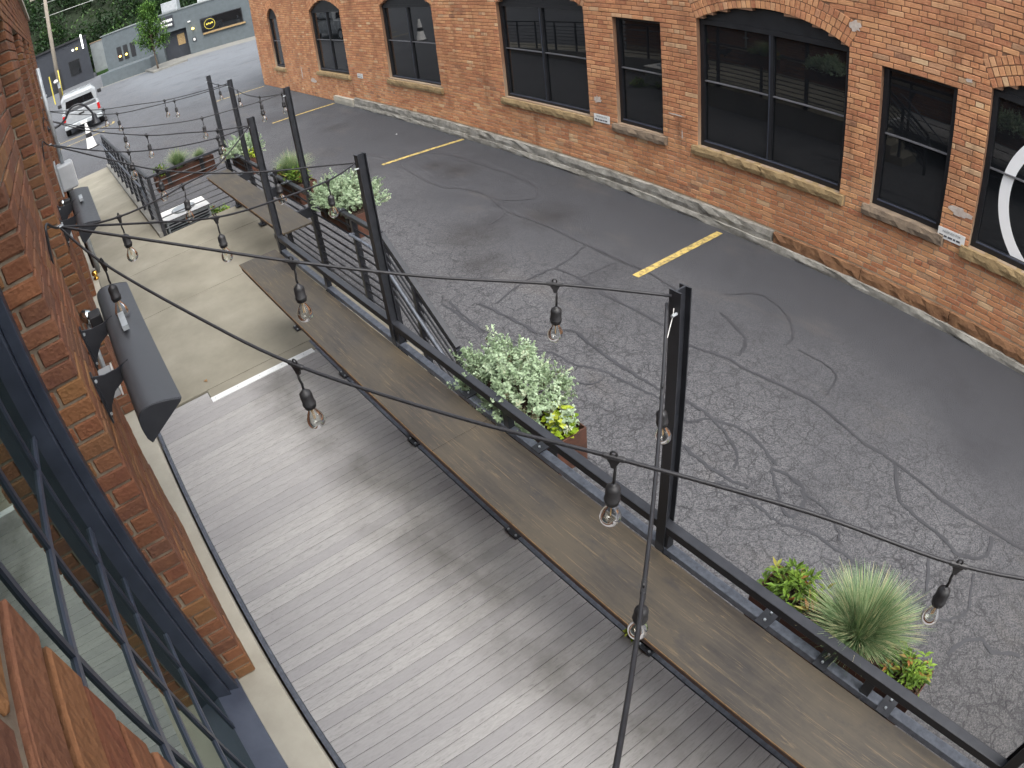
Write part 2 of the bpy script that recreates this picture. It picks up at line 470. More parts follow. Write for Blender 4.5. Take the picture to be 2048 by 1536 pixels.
class MB:
    def __init__(s):
        s.v = []
        s.f = []
        s.a = []

    def add(s, vs, fs, val=None):
        o = len(s.v)
        s.v += [tuple(p) for p in vs]
        s.f += [tuple(i + o for i in q) for q in fs]
        s.a += [0.0 if val is None else val] * len(fs)
        return s

    def box(s, x0, x1, y0, y1, z0, z1, val=None):
        return s.add([(x0, y0, z0), (x1, y0, z0), (x1, y1, z0), (x0, y1, z0), (x0, y0, z1), (x1, y0, z1), (x1, y1, z1), (x0, y1, z1)], BOXF, val)

    def bar(s, p0, p1, w, h, up=(0, 0, 1)):                # rectangular bar from p0 to p1
        p0, p1 = Vector(p0), Vector(p1)
        d = (p1 - p0).normalized()
        u = Vector(up)
        if abs(d.dot(u)) > .98:
            u = Vector((1, 0, 0))
        a = d.cross(u).normalized()
        b = a.cross(d).normalized()
        vs = []
        for p in (p0, p1):
            for i, j in ((-1, -1), (1, -1), (1, 1), (-1, 1)):
                vs.append(p + a * (i * w / 2) + b * (j * h / 2))
        return s.add(vs, [(0, 3, 2, 1), (4, 5, 6, 7), (0, 1, 5, 4), (1, 2, 6, 5), (2, 3, 7, 6), (3, 0, 4, 7)])

    def tube(s, pts, r, n=8, cap=True):
        pts = [Vector(p) for p in pts]
        rs = r if isinstance(r, (list, tuple)) else [r] * len(pts)
        rings = []
        prev = None
        for i, p in enumerate(pts):
            d = (pts[min(i + 1, len(pts) - 1)] - pts[max(i - 1, 0)]).normalized()
            if prev is None:
                a = d.cross(Vector((0, 0, 1)))
                if a.length < .05:
                    a = d.cross(Vector((1, 0, 0)))
            else:
                a = prev - d * prev.dot(d)
            a.normalize()
            prev = a
            b = d.cross(a)
            rings.append([p + (a * math.cos(2 * PI * k / n) + b * math.sin(2 * PI * k / n)) * rs[i] for k in range(n)])
        vs = [q for rg in rings for q in rg]
        fs = []
        for i in range(len(pts) - 1):
            for k in range(n):
                fs.append((i * n + k, i * n + (k + 1) % n, (i + 1) * n + (k + 1) % n, (i + 1) * n + k))
        if cap:
            fs.append(tuple(range(n - 1, -1, -1)))
            fs.append(tuple((len(pts) - 1) * n + k for k in range(n)))
        return s.add(vs, fs)

    def lathe(s, prof, n=14, org=(0, 0, 0)):                # profile of (r, z)
        vs = []
        for r, z in prof:
            for k in range(n):
                vs.append((org[0] + r * math.cos(2 * PI * k / n), org[1] + r * math.sin(2 * PI * k / n), org[2] + z))
        fs = []
        for i in range(len(prof) - 1):
            for k in range(n):
                fs.append((i * n + k, i * n + (k + 1) % n, (i + 1) * n + (k + 1) % n, (i + 1) * n + k))
        return s.add(vs, fs)

    def prism(s, poly, x0, x1, axis='x'):                   # polygon in (y, z) extruded along x, or in (x, z) along y, or (x, y) along z
        n = len(poly)
        def P(c, a, b):
            return (c, a, b) if axis == 'x' else ((a, c, b) if axis == 'y' else (a, b, c))
        vs = [P(x0, a, b) for a, b in poly] + [P(x1, a, b) for a, b in poly]
        fs = [tuple(range(n)), tuple(range(2 * n - 1, n - 1, -1))]
        for i in range(n):
            j = (i + 1) % n
            fs.append((i, n + i, n + j, j))
        return s.add(vs, fs)

    def brick(s, x0, x1, y0, y1, z0, z1, c=.004, val=None, M=None):
        vs = []
        idx = {}
        for ix, x in ((0, x0), (1, x1)):
            for iy, y in ((0, y0), (1, y1)):
                for iz, z in ((0, z0), (1, z1)):
                    dx = c if ix == 0 else -c
                    dy = c if iy == 0 else -c
                    dz = c if iz == 0 else -c
                    for k, p in enumerate(((x, y + dy, z + dz), (x + dx, y, z + dz), (x + dx, y + dy, z))):
                        idx[(ix, iy, iz, k)] = len(vs)
                        vs.append(p)
        fs = []
        for ax in range(3):
            for side in (0, 1):
                o = [a for a in range(3) if a != ax]
                q = []
                for u, w_ in ((0, 0), (1, 0), (1, 1), (0, 1)):
                    key = [0, 0, 0]
                    key[ax] = side
                    key[o[0]] = u
                    key[o[1]] = w_
                    q.append(idx[(*key, ax)])
                fs.append(tuple(q))
        for ax in range(3):
            o = [a for a in range(3) if a != ax]
            for u in (0, 1):
                for w_ in (0, 1):
                    k0 = [0, 0, 0]
                    k0[o[0]] = u
                    k0[o[1]] = w_
                    k1 = list(k0)
                    k1[ax] = 1
                    fs.append((idx[(*k0, o[0])], idx[(*k1, o[0])], idx[(*k1, o[1])], idx[(*k0, o[1])]))
        for ix in (0, 1):
            for iy in (0, 1):
                for iz in (0, 1):
                    fs.append(tuple(idx[(ix, iy, iz, k)] for k in range(3)))
        if M is not None:
            vs = [M @ Vector(p) for p in vs]
        return s.add(vs, fs, val)

    def mesh(s, name, mat, smooth=False):
        me = bpy.data.meshes.new(name)
        me.from_pydata(s.v, [], s.f)
        if mat:
            me.materials.append(MAT[mat])
        if any(s.a):
            at = me.attributes.new('bv', 'FLOAT', 'FACE')
            at.data.foreach_set('value', s.a)
        if smooth:
            me.polygons.foreach_set('use_smooth', [True] * len(me.polygons))
        me.update()
        return me

    def build(s, name, mat, parent=None, smooth=False, fix=True, bevel=0):
        me = s.mesh(name, mat, smooth)
        if fix:
            import bmesh
            bm = bmesh.new()
            bm.from_mesh(me)
            bmesh.ops.recalc_face_normals(bm, faces=bm.faces)
            bm.to_mesh(me)
            bm.free()
        return link(name, me, parent, bevel)


def link(name, me, parent=None, bevel=0):
    o = bpy.data.objects.new(name, me)
    COL.objects.link(o)
    if parent:
        o.parent = parent
    if bevel:
        b = o.modifiers.new('bevel', 'BEVEL')
        b.width = bevel
        b.segments = 2
        b.limit_method = 'ANGLE'
        if me is not None:
            pass
    return o


def tag(o, label=None, cat=None, group=None, kind=None):
    if label:
        o['label'] = label
    if cat:
        o['category'] = cat
    if group:
        o['group'] = group
    if kind:
        o['kind'] = kind
    return o


def empty(name, loc, label=None, cat=None, group=None, rz=0.0):
    o = bpy.data.objects.new(name, None)
    COL.objects.link(o)
    o.location = loc
    o.rotation_euler = (0, 0, rz)
    o.empty_display_size = .1
    return tag(o, label, cat, group)


def struct(o):
    o['kind'] = 'structure'
    return o


def stuff(o):
    o['kind'] = 'stuff'
    return o


def world_child(o, parent):                                 # geometry given in world space under a placed parent
    o.parent = parent
    o.matrix_parent_inverse = (Matrix.Translation(parent.location) @ parent.rotation_euler.to_matrix().to_4x4()).inverted()
    return o


def wb(mb, name, mat, parent, **kw):
    return world_child(mb.build(name, mat, None, **kw), parent)

# ================================================================== GROUND
D = 0.52                                                    # deck level above the asphalt
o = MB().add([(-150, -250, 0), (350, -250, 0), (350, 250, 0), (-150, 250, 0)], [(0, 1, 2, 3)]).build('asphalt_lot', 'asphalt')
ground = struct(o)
TAR = [
 [(12.91,-5.73),(12.44,-5.85),(12.00,-5.83)],
 [(11.61,-5.86),(11.05,-5.72),(10.26,-5.63),(9.68,-5.66),(9.37,-5.82),(8.85,-5.88),(8.07,-5.68),(7.45,-5.71),(6.85,-5.71),(6.17,-5.66),(5.61,-5.64),(5.11,-5.66),(4.37,-5.54)],
 [(11.61,-5.86),(11.83,-6.37),(11.58,-6.62),(11.06,-6.74),(10.10,-6.74),(9.22,-6.73),(8.59,-6.65),(8.25,-6.47),(8.11,-6.25),(8.44,-5.92),(8.85,-5.88)],
 [(8.07,-5.68),(7.93,-5.50),(7.83,-5.21)],
 [(5.92,-3.89),(6.09,-4.51),(6.08,-4.93),(6.13,-5.26),(6.25,-5.57),(6.18,-5.68),(5.79,-5.66),(5.14,-5.69)],
 [(5.66,-4.98),(5.62,-5.67)],
 [(6.08,-4.93),(5.66,-4.98),(5.16,-4.90),(4.73,-4.90),(4.17,-4.89),(3.82,-4.80),(3.31,-4.90),(3.03,-4.89),(2.32,-4.95),(1.64,-4.80),(1.23,-4.78),(0.55,-4.67),(-0.28,-4.69)],
 [(6.41,-3.45),(5.98,-3.43),(5.52,-3.42)],
 [(6.37,-3.54),(5.79,-3.45),(5.33,-3.48),(5.07,-3.57)],
 [(6.07,-3.76),(5.50,-3.81),(5.04,-3.84),(4.93,-4.03),(4.82,-4.13),(4.54,-4.08),(4.17,-4.04),(3.84,-4.02),(3.50,-4.02),(3.17,-4.07)],
 [(4.85,-3.58),(4.68,-3.69),(4.40,-3.71),(4.21,-3.79),(4.05,-3.85),(3.70,-3.88),(3.35,-3.92),(2.98,-3.85),(2.89,-4.00),(2.75,-4.07),(2.45,-4.12),(2.04,-3.97)],
 [(4.12,-3.54),(4.01,-3.61),(3.98,-3.75)],
 [(2.79,-3.59),(2.57,-3.54),(2.24,-3.54),(2.05,-3.59)],
 [(3.17,-4.07),(2.91,-4.06),(2.57,-3.95),(2.37,-3.82),(2.28,-3.68)],
 [(2.05,-3.91),(1.90,-3.77),(1.75,-3.63),(1.60,-3.55)],
 [(2.05,-3.91),(1.80,-3.93),(1.64,-3.84),(1.57,-3.67),(1.60,-3.55)],
 [(2.31,-3.44),(2.20,-3.48),(1.88,-3.47),(1.63,-3.45),(1.41,-3.54),(1.11,-3.55),(0.81,-3.53),(0.65,-3.53)],
 [(1.63,-3.85),(1.37,-3.82),(1.14,-3.65)],
 [(1.23,-4.78),(1.00,-4.42),(0.75,-4.33),(0.44,-4.28),(0.26,-4.22),(0.06,-4.30),(0.01,-4.45),(0.07,-4.61)],
 [(0.47,-4.04),(0.30,-3.70),(0.31,-3.56)],
 [(0.03,-4.13),(-0.08,-3.79),(-0.02,-3.61),(0.17,-3.47)],
 [(3.93,-5.56),(3.47,-5.37),(3.34,-5.23),(3.27,-5.02)],
 [(4.13,-5.91),(3.83,-6.23),(3.40,-6.11),(3.10,-5.82),(3.01,-5.57)],
 [(2.86,-5.59),(2.45,-5.56),(2.29,-5.42),(2.23,-5.14)],
 [(-0.15,-3.31),(-0.21,-3.50),(-0.31,-3.60),(-0.46,-3.57),(-0.69,-3.69)],
]


def spline(pts, per=5):
    P = [Vector(p) for p in pts]
    out = []
    for i in range(len(P) - 1):
        a, b, c, d = P[max(i - 1, 0)], P[i], P[i + 1], P[min(i + 2, len(P) - 1)]
        for k in range(per):
            u = k / per
            out.append(.5 * ((2 * b) + (c - a) * u + (2 * a - 5 * b + 4 * c - d) * u * u + (3 * b - a - 3 * c + d) * u ** 3))
    out.append(P[-1])
    return out


def ribbon(pts, w0, z):
    c = spline([(x, y, 0) for x, y in pts], 6)
    vs = []
    for i, p in enumerate(c):
        d = (c[min(i + 1, len(c) - 1)] - c[max(i - 1, 0)]).normalized()
        nrm = Vector((-d.y, d.x, 0))
        w = w0 * random.uniform(.65, 1.35)
        q = p + nrm * random.uniform(-.012, .012)
        vs += [(q.x + nrm.x * w / 2, q.y + nrm.y * w / 2, z), (q.x - nrm.x * w / 2, q.y - nrm.y * w / 2, z)]
    fs = [(2 * i, 2 * i + 1, 2 * i + 3, 2 * i + 2) for i in range(len(c) - 1)]
    return MB().add(vs, fs)


for k, pl in enumerate(TAR):
    ribbon(pl, (.036, .028, .022)[k % 3], .004 + .0004 * (k % 5)).build('tar_seam', 'tar', ground)
for (a, b) in [((5.19, -5.48), (5.23, -7.26)), ((11.91, -5.61), (11.84, -7.48)), ((18.8, -5.71), (18.76, -7.66)), ((26.21, -5.95), (25.97, -7.86)), ((32.2, .4), (31.3, -2.26)), ((30.4, .37), (30.05, -1.75)), ((31.3, -2.26), (31.9, -2.35))]:
    a, b = Vector((*a, .008)), Vector((*b, .008))
    d = (b - a).normalized() * .052
    nn = Vector((-d.y, d.x, 0))
    MB().add([a + nn, a - nn, b - nn, b + nn], [(0, 1, 2, 3)]).build('parking_line', 'road_paint', ground)

# raised concrete platform, landing and steps
plat = struct(MB().box(5.5, 11.17, -2.5, .2, 0, D - .03).build('concrete_platform', 'concrete_pale'))
for x0, x1, y0, y1 in ((6.06, 8.35, -1.78, .2), (8.36, 10.05, -2.5, .2), (10.06, 11.17, -2.5, .2), (5.86, 6.05, -1.78, -.465), (5.5, 6.9, -2.5, -1.79), (6.91, 8.35, -2.5, -1.79)):
    MB().box(x0, x1, y0, y1, D - .028, D).build('slab', 'concrete', plat, bevel=.004)
steps = struct(MB().box(5.2, 5.49, -2.5, -1.8, 0, .346).build('concrete_steps', 'concrete'))
MB().box(4.9, 5.199, -2.5, -1.8, 0, .173).build('step', 'concrete', steps)
MB().prism([(11.17, 0), (21.9, 0), (21.9, .004), (11.17, D)], -1.02, .2, 'y').build('concrete_ramp', 'concrete')
ramp = struct(bpy.data.objects['concrete_ramp'])
MB().add([(11.17, -1.16, 0), (21.9, -1.16, 0), (21.9, -1.16, .09), (11.17, -1.16, D + .08), (11.17, -1.021, 0), (21.9, -1.021, 0), (21.9, -1.021, .09), (11.17, -1.021, D + .08)], BOXF).build('kerb', 'concrete_pale', ramp)
MB().box(49.3, 54, -9.8, -7.2, 0, .14).build('kerb_island', 'concrete_pale')
struct(bpy.data.objects['kerb_island'])
MB().add([(52.6, -16, .006), (58, -5.2, .006), (54.2, -3.4, .006), (48.9, -15, .006)], [(0, 1, 2, 3)]).build('pavement', 'concrete_pale')
struct(bpy.data.objects['pavement'])

# timber-look composite deck
deck = empty('deck', (0, 0, D), 'grey composite board deck between brick wall and long counter', 'deck')
PITCH = .0842
pl = MB().brick(-.0406, .0406, -1.64, .148, -.026, 0, .0018).mesh('plank', 'deck_board')
n = 0
x = 5.805
while x > -3.2:
    if x > 5.78:
        pass
    q = link('plank', pl, deck)
    q.location = (x, 0, random.uniform(-.0012, .0012))
    x -= PITCH
for x in (5.889, 5.973):
    me = MB().brick(-.0406, .0406, -.46, .148, -.026, 0, .0018).mesh('plank', 'deck_board')
    link('plank', me, deck).location = (x, 0, 0)
wb(MB().box(-3.3, 6.04, .150, .184, D - .15, D + .012), 'edge_angle', 'pale_steel', deck)
wb(MB().box(-3.3, 6.04, -1.705, -1.644, D - .2, D + .006), 'edge_beam', 'pale_steel', deck)
wb(MB().box(-3.3, 5.84, -1.755, -1.706, D - .2, D + .03), 'rim_channel', 'black_steel', deck)
wb(MB().box(-3.3, 5.8, -1.62, .14, D - .2, D - .04), 'joists', 'interior', deck)
th = MB().box(5.80, 5.885, -1.61, -.46, D + .001, D + .008)
o = wb(th, 'threshold_strip', 'white_strip', deck)
for yy in (-.5, -.75, -1.0, -1.25, -1.5):
    wb(MB().tube([(5.842, yy, D + .008), (5.842, yy, D + .011)], .006, 8), 'screw', 'galv', deck)

# ================================================================== bricks
def brick_obj(me, parent, M):
    q = bpy.data.objects.new('brick', me)
    COL.objects.link(q)
    q.parent = parent
    q.matrix_local = M
    return q


def lay(parent, items, mat, cap, camloc, name, pre=''):
    """items: (M, lx, ly, lz) - box of size l centred on M; the `cap` nearest become objects, the rest one mesh"""
    items.sort(key=lambda it: (it[0].translation - camloc).length)
    cache = {}
    for M, lx, ly, lz in items[:cap]:
        key = (round(lx, 2), round(ly, 2), round(lz, 3), random.randrange(3))
        if key not in cache:
            mb = MB().brick(-lx / 2, lx / 2, -ly / 2, ly / 2, -lz / 2, lz / 2, .0035 + .0015 * key[3])
            mb.v = [(a + random.uniform(-.0018, .0018), b + random.uniform(-.0018, .0018), c + random.uniform(-.0018, .0018)) for a, b, c in mb.v]
            cache[key] = mb.mesh('brick', mat)
        brick_obj(cache[key], parent, M)
    mb = MB()
    for M, lx, ly, lz in items[cap:]:
        mb.brick(-lx / 2, lx / 2, -ly / 2, ly / 2, -lz / 2, lz / 2, .004, random.uniform(.01, .99), M)
    o = mb.build('brickwork', mat, parent, fix=False)
    return stuff(o)


def cut(ivs, holes):
    for h0, h1 in holes:
        nx = []
        for a, b in ivs:
            if h1 <= a or h0 >= b:
                nx.append((a, b))
            else:
                if h0 > a:
                    nx.append((a, h0))
                if h1 < b:
                    nx.append((h1, b))
        ivs = nx
    return ivs


# ================================================================== RIGHT BUILDING (local x along the wall, +y towards the alley)
RB = empty('brick_building', (0, -7.31, 0), 'long orange brick building with dark arched windows across the alley', 'building', rz=-math.atan(.027))
WINS = [  # x0, x1, z0, spring, rise (0 = flat)
    (-.58, 1.72, 1.10, 2.94, .27), (2.13, 3.08, 1.11, 2.85, 0), (3.52, 5.82, 1.10, 2.94, .27), (6.48, 7.43, 1.09, 2.85, 0),
    (8.07, 10.39, 1.08, 2.94, .27), (12.72, 15.15, 1.0, 2.9, .28), (17.65, 20.0, .9, 2.85, .32), (23.3, 24.4, .82, 2.75, .34)]
X_END = 26.4
SILLH = .125


def arc(wd_, rise):
    return (wd_ * wd_ / 4 + rise * rise) / (2 * rise)


def holes_at(z, ext):
    hs_ = []
    for x0, x1, z0, sp_, rise in WINS:
        m = (x0 + x1) / 2
        if z0 < z < sp_:
            hs_.append((x0, x1))
        elif rise and z >= sp_:
            R_ = arc(x1 - x0, rise)
            zc = sp_ + rise - R_
            rr_ = R_ + ext
            if z - zc < rr_:
                h = math.sqrt(rr_ ** 2 - (z - zc) ** 2)
                h = min(h, (z - zc) * math.tan(math.asin((x1 - x0) / 2 / R_)))
                hs_.append((m - h, m + h))
        if z0 - SILLH < z <= z0 and ext > 0:
            hs_.append((x0 - .09, x1 + .09))
    return hs_


CH = .0688
items = []
mort = MB()
zb = .26
row = 0
z = 0.0
while z < 4.75:
    zm = z + CH / 2
    base_cut = [(-7, 17.55)] if zm < .26 else ([(17.5, 18.9)] if zm < .22 else [])
    if zm < .22:
        base_cut = [(-7, 18.9)]
    head = row % 6 == 3
    L = .108 if head else .2145
    off = (row * .107 + (.05 if row % 3 else 0)) % L
    solid = cut([(-6.5, X_END)], holes_at(zm, .33) + base_cut)
    for a, b in solid:
        x = a
        first = True
        k = math.floor((a - off) / L)
        edges = [a]
        e = off + (k + 1) * L
        while e < b:
            if e - edges[-1] > .045 and b - e > .045:
                edges.append(e)
            e += L
        edges.append(b)
        for i in range(len(edges) - 1):
            x0, x1 = edges[i] + .005, edges[i + 1] - .005
            yo = random.uniform(-.0035, .0035)
            M = Matrix.Translation(((x0 + x1) / 2, -.045 + yo, zm)) @ Matrix.Rotation(random.uniform(-.004, .004), 4, 'Y')
            items.append((M, x1 - x0, .09, CH - .011 + random.uniform(-.0015, .0015)))
    for a, b in cut([(-6.5, X_END - .003)], holes_at(zm, 0)):
        mort.box(a + .002, b - .002, -.30, -.0075, z, z + CH)
    z += CH
    row += 1
# voussoirs: three header rings over each arch
for x0, x1, z0, sp_, rise in WINS:
    if not rise:
        continue
    R_ = arc(x1 - x0, rise)
    zc = sp_ + rise - R_
    m = (x0 + x1) / 2
    am = math.asin((x1 - x0) / 2 / R_)
    for ringi in range(3):
        rr_ = R_ + .004 + ringi * .11
        cnt = max(6, int(2 * am * rr_ / .071))
        for i in range(cnt):
            th_ = -am + 2 * am * (i + .5) / cnt
            rm = rr_ + .051
            M = Matrix.Translation((m + rm * math.sin(th_), -.045 + random.uniform(-.003, .004), zc + rm * math.cos(th_))) @ Matrix.Rotation(th_, 4, 'Y')
            items.append((M, 2 * am * rr_ / cnt - .009, .09, .1))
mort.build('mortar_wall', 'mortar_right', RB)
camR = RB.matrix_basis.inverted() @ Vector((0, 0, CAMZ))
mw = Matrix.Translation((0, -7.31, 0)) @ Matrix.Rotation(-math.atan(.027), 4, 'Z')
camR = mw.inverted() @ Vector((0.9, 0, 3.0))
lay(RB, items, 'brick_right', 300, camR, 'brick')
# end wall and roof so that the block is closed
MB().box(X_END - .31, X_END, -12, -.31, 0, 4.75).build('end_wall', 'mortar_right', RB)
eb = MB()
z = 0
row = 0
while z < 4.7:
    yv = -.1 - (row % 2) * .107
    while yv > -11.9:
        eb.brick(X_END - .09, X_END + .008, yv - .205, yv, z + .005, z + CH - .006, .004, random.uniform(.01, .99))
        yv -= .2145
    z += CH
    row += 1
stuff(eb.build('end_brickwork', 'brick_right', RB, fix=False))
MB().box(-6.5, X_END, -12, -.05, 4.752, 4.9).build('roof', 'stone_grey', RB)
MB().box(-6.5, X_END - .32, -12, -11.8, 0, 4.75).build('back_wall', 'mortar_right', RB)
MB().box(-6.7, -6.5, -12, -.1, 0, 4.75).build('side_wall', 'mortar_right', RB)
MB().box(-6.4, X_END - .4, -11.7, -.32, .3, .34).build('inner_floor', 'interior', RB)
MB().box(-6.4, X_END - .4, -4.2, -4.1, .34, 4.7).build('inner_wall', 'interior', RB)


def rough_block(x0, x1, y0, y1, z0, z1, nx, amp, seed):
    rn = random.Random(seed)
    vs, fs = [], []
    ring = []
    for i in range(nx + 1):
        x = x0 + (x1 - x0) * i / nx
        pts = [(y0, z0), (y1, z0), (y1 + .01, (z0 + z1) / 2), (y1, z1), (y0, z1)]
        ids = []
        for j, (a, b) in enumerate(pts):
            jy = rn.uniform(-amp, amp) if j in (1, 2, 3) else 0
            jz = rn.uniform(-amp, amp) * .6 if j in (1, 2, 3) else 0
            ids.append(len(vs))
            vs.append((x + (rn.uniform(-amp, amp) * .4 if 0 < i < nx else 0), a + jy, b + jz))
        ring.append(ids)
    for i in range(nx):
        for j in range(5):
            k = (j + 1) % 5
            fs.append((ring[i][j], ring[i + 1][j], ring[i + 1][k], ring[i][k]))
    fs.append(tuple(ring[0]))
    fs.append(tuple(reversed(ring[-1])))
    return MB().add(vs, fs)


# footing along the foot of the wall and the brown stones above it at the near end
rough_block(-6.5, 17.5, -.05, .085, -.02, .10, 90, .014, 3).build('footing', 'footing', RB)
rough_block(4.45, 17.5, -.05, .06, .10, .258, 60, .014, 4).build('footing', 'footing', RB)
xs = [-6.5, -4.4, -2.6, -.9, .45, 1.75, 3.05, 4.43]
for i in range(len(xs) - 1):
    rough_block(xs[i] + .006, xs[i + 1] - .006, -.05, .045, .104, .256, 12, .014, 20 + i).build('stone', 'stone_brown', RB)
rough_block(17.52, 18.88, -.05, .10, 0, .215, 6, .004, 9).build('stone', 'ledge_stone', RB)
SILLM = ['stone_tan', 'stone_grey', 'stone_tan', 'stone_grey', 'stone_tan', 'stone_tan', 'stone_tan', 'stone_tan']
for wi, (x0, x1, z0, sp_, rise) in enumerate(WINS):
    W = empty('window', (0, 0, 0))
    W.parent = RB
    m = (x0 + x1) / 2
    yb, yf = -.15, -.075
    cuts = [x0 - .085, x1 + .085] if x1 - x0 < 1.2 else [x0 - .085, m + .02, x1 + .085]
    for i in range(len(cuts) - 1):
        rough_block(cuts[i] + .004, cuts[i + 1] - .004, -.2, .05, z0 - SILLH, z0, 14, .009, 50 + wi * 3 + i).build('sill', SILLM[wi], W)
    fr = MB()
    fr.box(x0, x0 + .065, yb, yf, z0, sp_)
    fr.box(x1 - .065, x1, yb, yf, z0, sp_)
    fr.box(x0 + .065, x1 - .065, yb, yf, z0, z0 + .085)
    fr.box(x0 + .065, x1 - .065, yb, yf, sp_ - .07, sp_)
    fr.build('frame', 'win_black', W)
    MB().box(x0 + .066, x1 - .066, yf, yf + .012, z0 + .066, z0 + .084).build('frame_lip', 'sash_edge', W)
    if rise:
        R_ = arc(x1 - x0, rise)
        zc = sp_ + rise - R_
        am = math.asin((x1 - x0) / 2 / R_)
        poly = [(m + R_ * math.sin(-am + 2 * am * i / 16), zc + R_ * math.cos(-am + 2 * am * i / 16)) for i in range(17)]
        MB().prism([(x0, sp_ + .001)] + poly[1:-1] + [(x1, sp_ + .001)], yb, yf - .01, 'y').build('arch_panel', 'win_black', W)
    zt = (z0 + sp_) / 2 + .04
    halves = [(x0 + .065, x1 - .065)] if x1 - x0 < 1.2 else [(x0 + .065, m - .035), (m + .035, x1 - .065)]
    if len(halves) == 2:
        MB().box(m - .035, m + .035, yb, yf - .002, z0 + .086, sp_ - .071).build('mullion', 'win_black', W)
        MB().box(m + .012, m + .02, yf - .002, yf + .002, z0 + .09, sp_ - .075).build('mullion_edge', 'sash_edge', W)
    for a, b in halves:
        MB().box(a, b, yb + .01, yf - .006, zt - .008, zt + .008).build('transom', 'transom_grey', W)
        for c, d in ((z0 + .085, zt - .008), (zt + .008, sp_ - .07)):
            MB().box(a, b, yb + .03, yb + .036, c, d).build('pane', 'glass_dark', W)
    MB().box(x0 + .02, x1 - .02, -.5, -.305, z0 - .02, z0 + .05).build('inside_ledge', 'wood_tan', W)
# white ring printed on the nearest big window
cx, cz, Ro = .57, 1.86, .93
rg = MB()
vs, fs = [], []
for i in range(97):
    a = 2 * PI * i / 96
    for rr_ in (Ro - .135, Ro):
        for yv in (-.1135, -.1115):
            vs.append((cx + rr_ * math.cos(a), yv, cz + rr_ * math.sin(a)))
for i in range(96):
    a, b = i * 4, i * 4 + 4
    fs += [(a, a + 2, b + 2, b), (a + 1, b + 1, b + 3, a + 3), (a, b, b + 1, a + 1), (a + 2, a + 3, b + 3, b + 2)]
rg.add(vs, fs)
simple('ring_white', (.88, .88, .88, 1), (.92, .92, .92, 1), 6, rough=.5, bstr=0)  # near-full white, brightened to cancel the shading on the ring
o = rg.build('ring_emblem', 'ring_white', RB)
o['label'] = 'white ring emblem printed on the window at the right edge'
# patches of old mortar and efflorescence on the brick face
rp = random.Random(5)
for px_, pz_, w_, h_ in ((1.9, 1.45, .34, .12), (6.2, 1.48, .36, .025), (6.1, 1.2, .03, .16), (7.85, 1.42, .2, .14), (3.44, 3.22, .16, .16), (2.0, 2.95, .1, .05), (21.6, .75, .12, .5), (20.6, .55, .5, .2)):
    vs = []
    nn = 18
    for i in range(nn):
        a = 2 * PI * i / nn
        k = rp.uniform(.6, 1.1)
        vs.append((px_ + w_ / 2 * math.cos(a) * k, .0072, pz_ + h_ / 2 * math.sin(a) * k))
    MB().add(vs, [tuple(range(nn))]).build('mortar_patch', 'efflorescence', RB)


def text_mesh(txt, size, mat, name, parent, loc, rot, align='CENTER'):
    c = bpy.data.curves.new(name, 'FONT')
    c.body = txt
    c.size = size
    c.align_x = align
    c.align_y = 'CENTER'
    tmp = bpy.data.objects.new('tmp', c)
    COL.objects.link(tmp)
    bpy.context.view_layer.update()
    me = bpy.data.meshes.new_from_object(tmp.evaluated_get(bpy.context.evaluated_depsgraph_get()))
    bpy.data.objects.remove(tmp)
    me.materials.clear()
    me.materials.append(MAT[mat])
    o = bpy.data.objects.new(name, me)
    COL.objects.link(o)
    o.parent = parent
    o.location = loc
    o.rotation_euler = rot
    return o


def wall_sign(x, z, w, h, label, lines):
    M = mw @ Matrix.Translation((x, .012, z))
    s_ = empty('parking_sign', M.translation, label, 'sign', 'parking signs on the brick piers', rz=-math.atan(.027))
    MB().box(-w / 2, w / 2, -.004, .003, -h / 2, h / 2).build('panel', 'white_paint', s_, bevel=.002)
    text_mesh('RESERVED FOR', lines, 'ink', 'lettering', s_, (0, .0045, h * .2), (PI / 2, 0, PI))
    xb = -w * .34
    for k in (.05, .03, .06, .04, .05):                     # second line: too small to read in the photograph
        MB().box(xb, xb + k * w / .36, .003, .0045, -h * .3, -h * .12).build('lettering', 'ink', s_)
        xb += (k + .012) * w / .36


wall_sign(1.95, 1.14, .36, .13, 'small white reserved parking sign on the pier beside the ring window', .036)
wall_sign(7.77, 1.11, .36, .13, 'small white parking sign on the pier between dark windows, mid wall', .036)
wall_sign(16.9, .95, .34, .13, 'tiny white parking sign far along the brick wall', .036)

# a few things standing inside the windows
ch = empty('white_chair', mw @ Vector((2.85, -1.0, .34)), 'white chair seen dimly through the narrow window by the sign', 'chair')
MB().box(-.2, .2, -.2, .2, .42, .47).build('seat', 'white_paint', ch, bevel=.01)
MB().box(-.2, .2, -.22, -.19, .47, .95).build('backrest', 'white_paint', ch, bevel=.01)
for sx in (-.18, .18):
    for sy in (-.18, .18):
        MB().tube([(sx, sy, 0), (sx, sy, .42)], .015, 6).build('leg', 'white_paint', ch)
for i, x in enumerate((4.42, 4.2, 4.0, 3.85)):
    b = MB().lathe([(0, 0), (.035, 0), (.036, .12), (.03, .15), (.012, .19), (.012, .24), (0, .24)], 10).build('bottle', 'galv', None, smooth=True)
    b.location = mw @ Vector((x, -.42, 1.155))
    tag(b, ('leftmost', 'second', 'third', 'rightmost')[i] + ' pale bottle on the ledge inside the widest arched window', 'bottle', 'bottles inside the arched window')

# ================================================================== LEFT BUILDING (camera side): piers, jambs, steel windows
WY = .204                                                   # outer brick face
LB = empty('brick_building', (0, WY, D), 'dark red brick building with steel windows on the left edge', 'building')
PIERS = [(-4.2, -2.06), (-.62, .452), (1.89, 2.96), (4.33, 5.41), (6.78, 7.85), (9.22, 10.3), (11.67, 15.6)]
LEDGE = 1.67
HEAD = 4.46
TOP = 5.05
LH = .068
BW = .088
items = []
mort = MB()


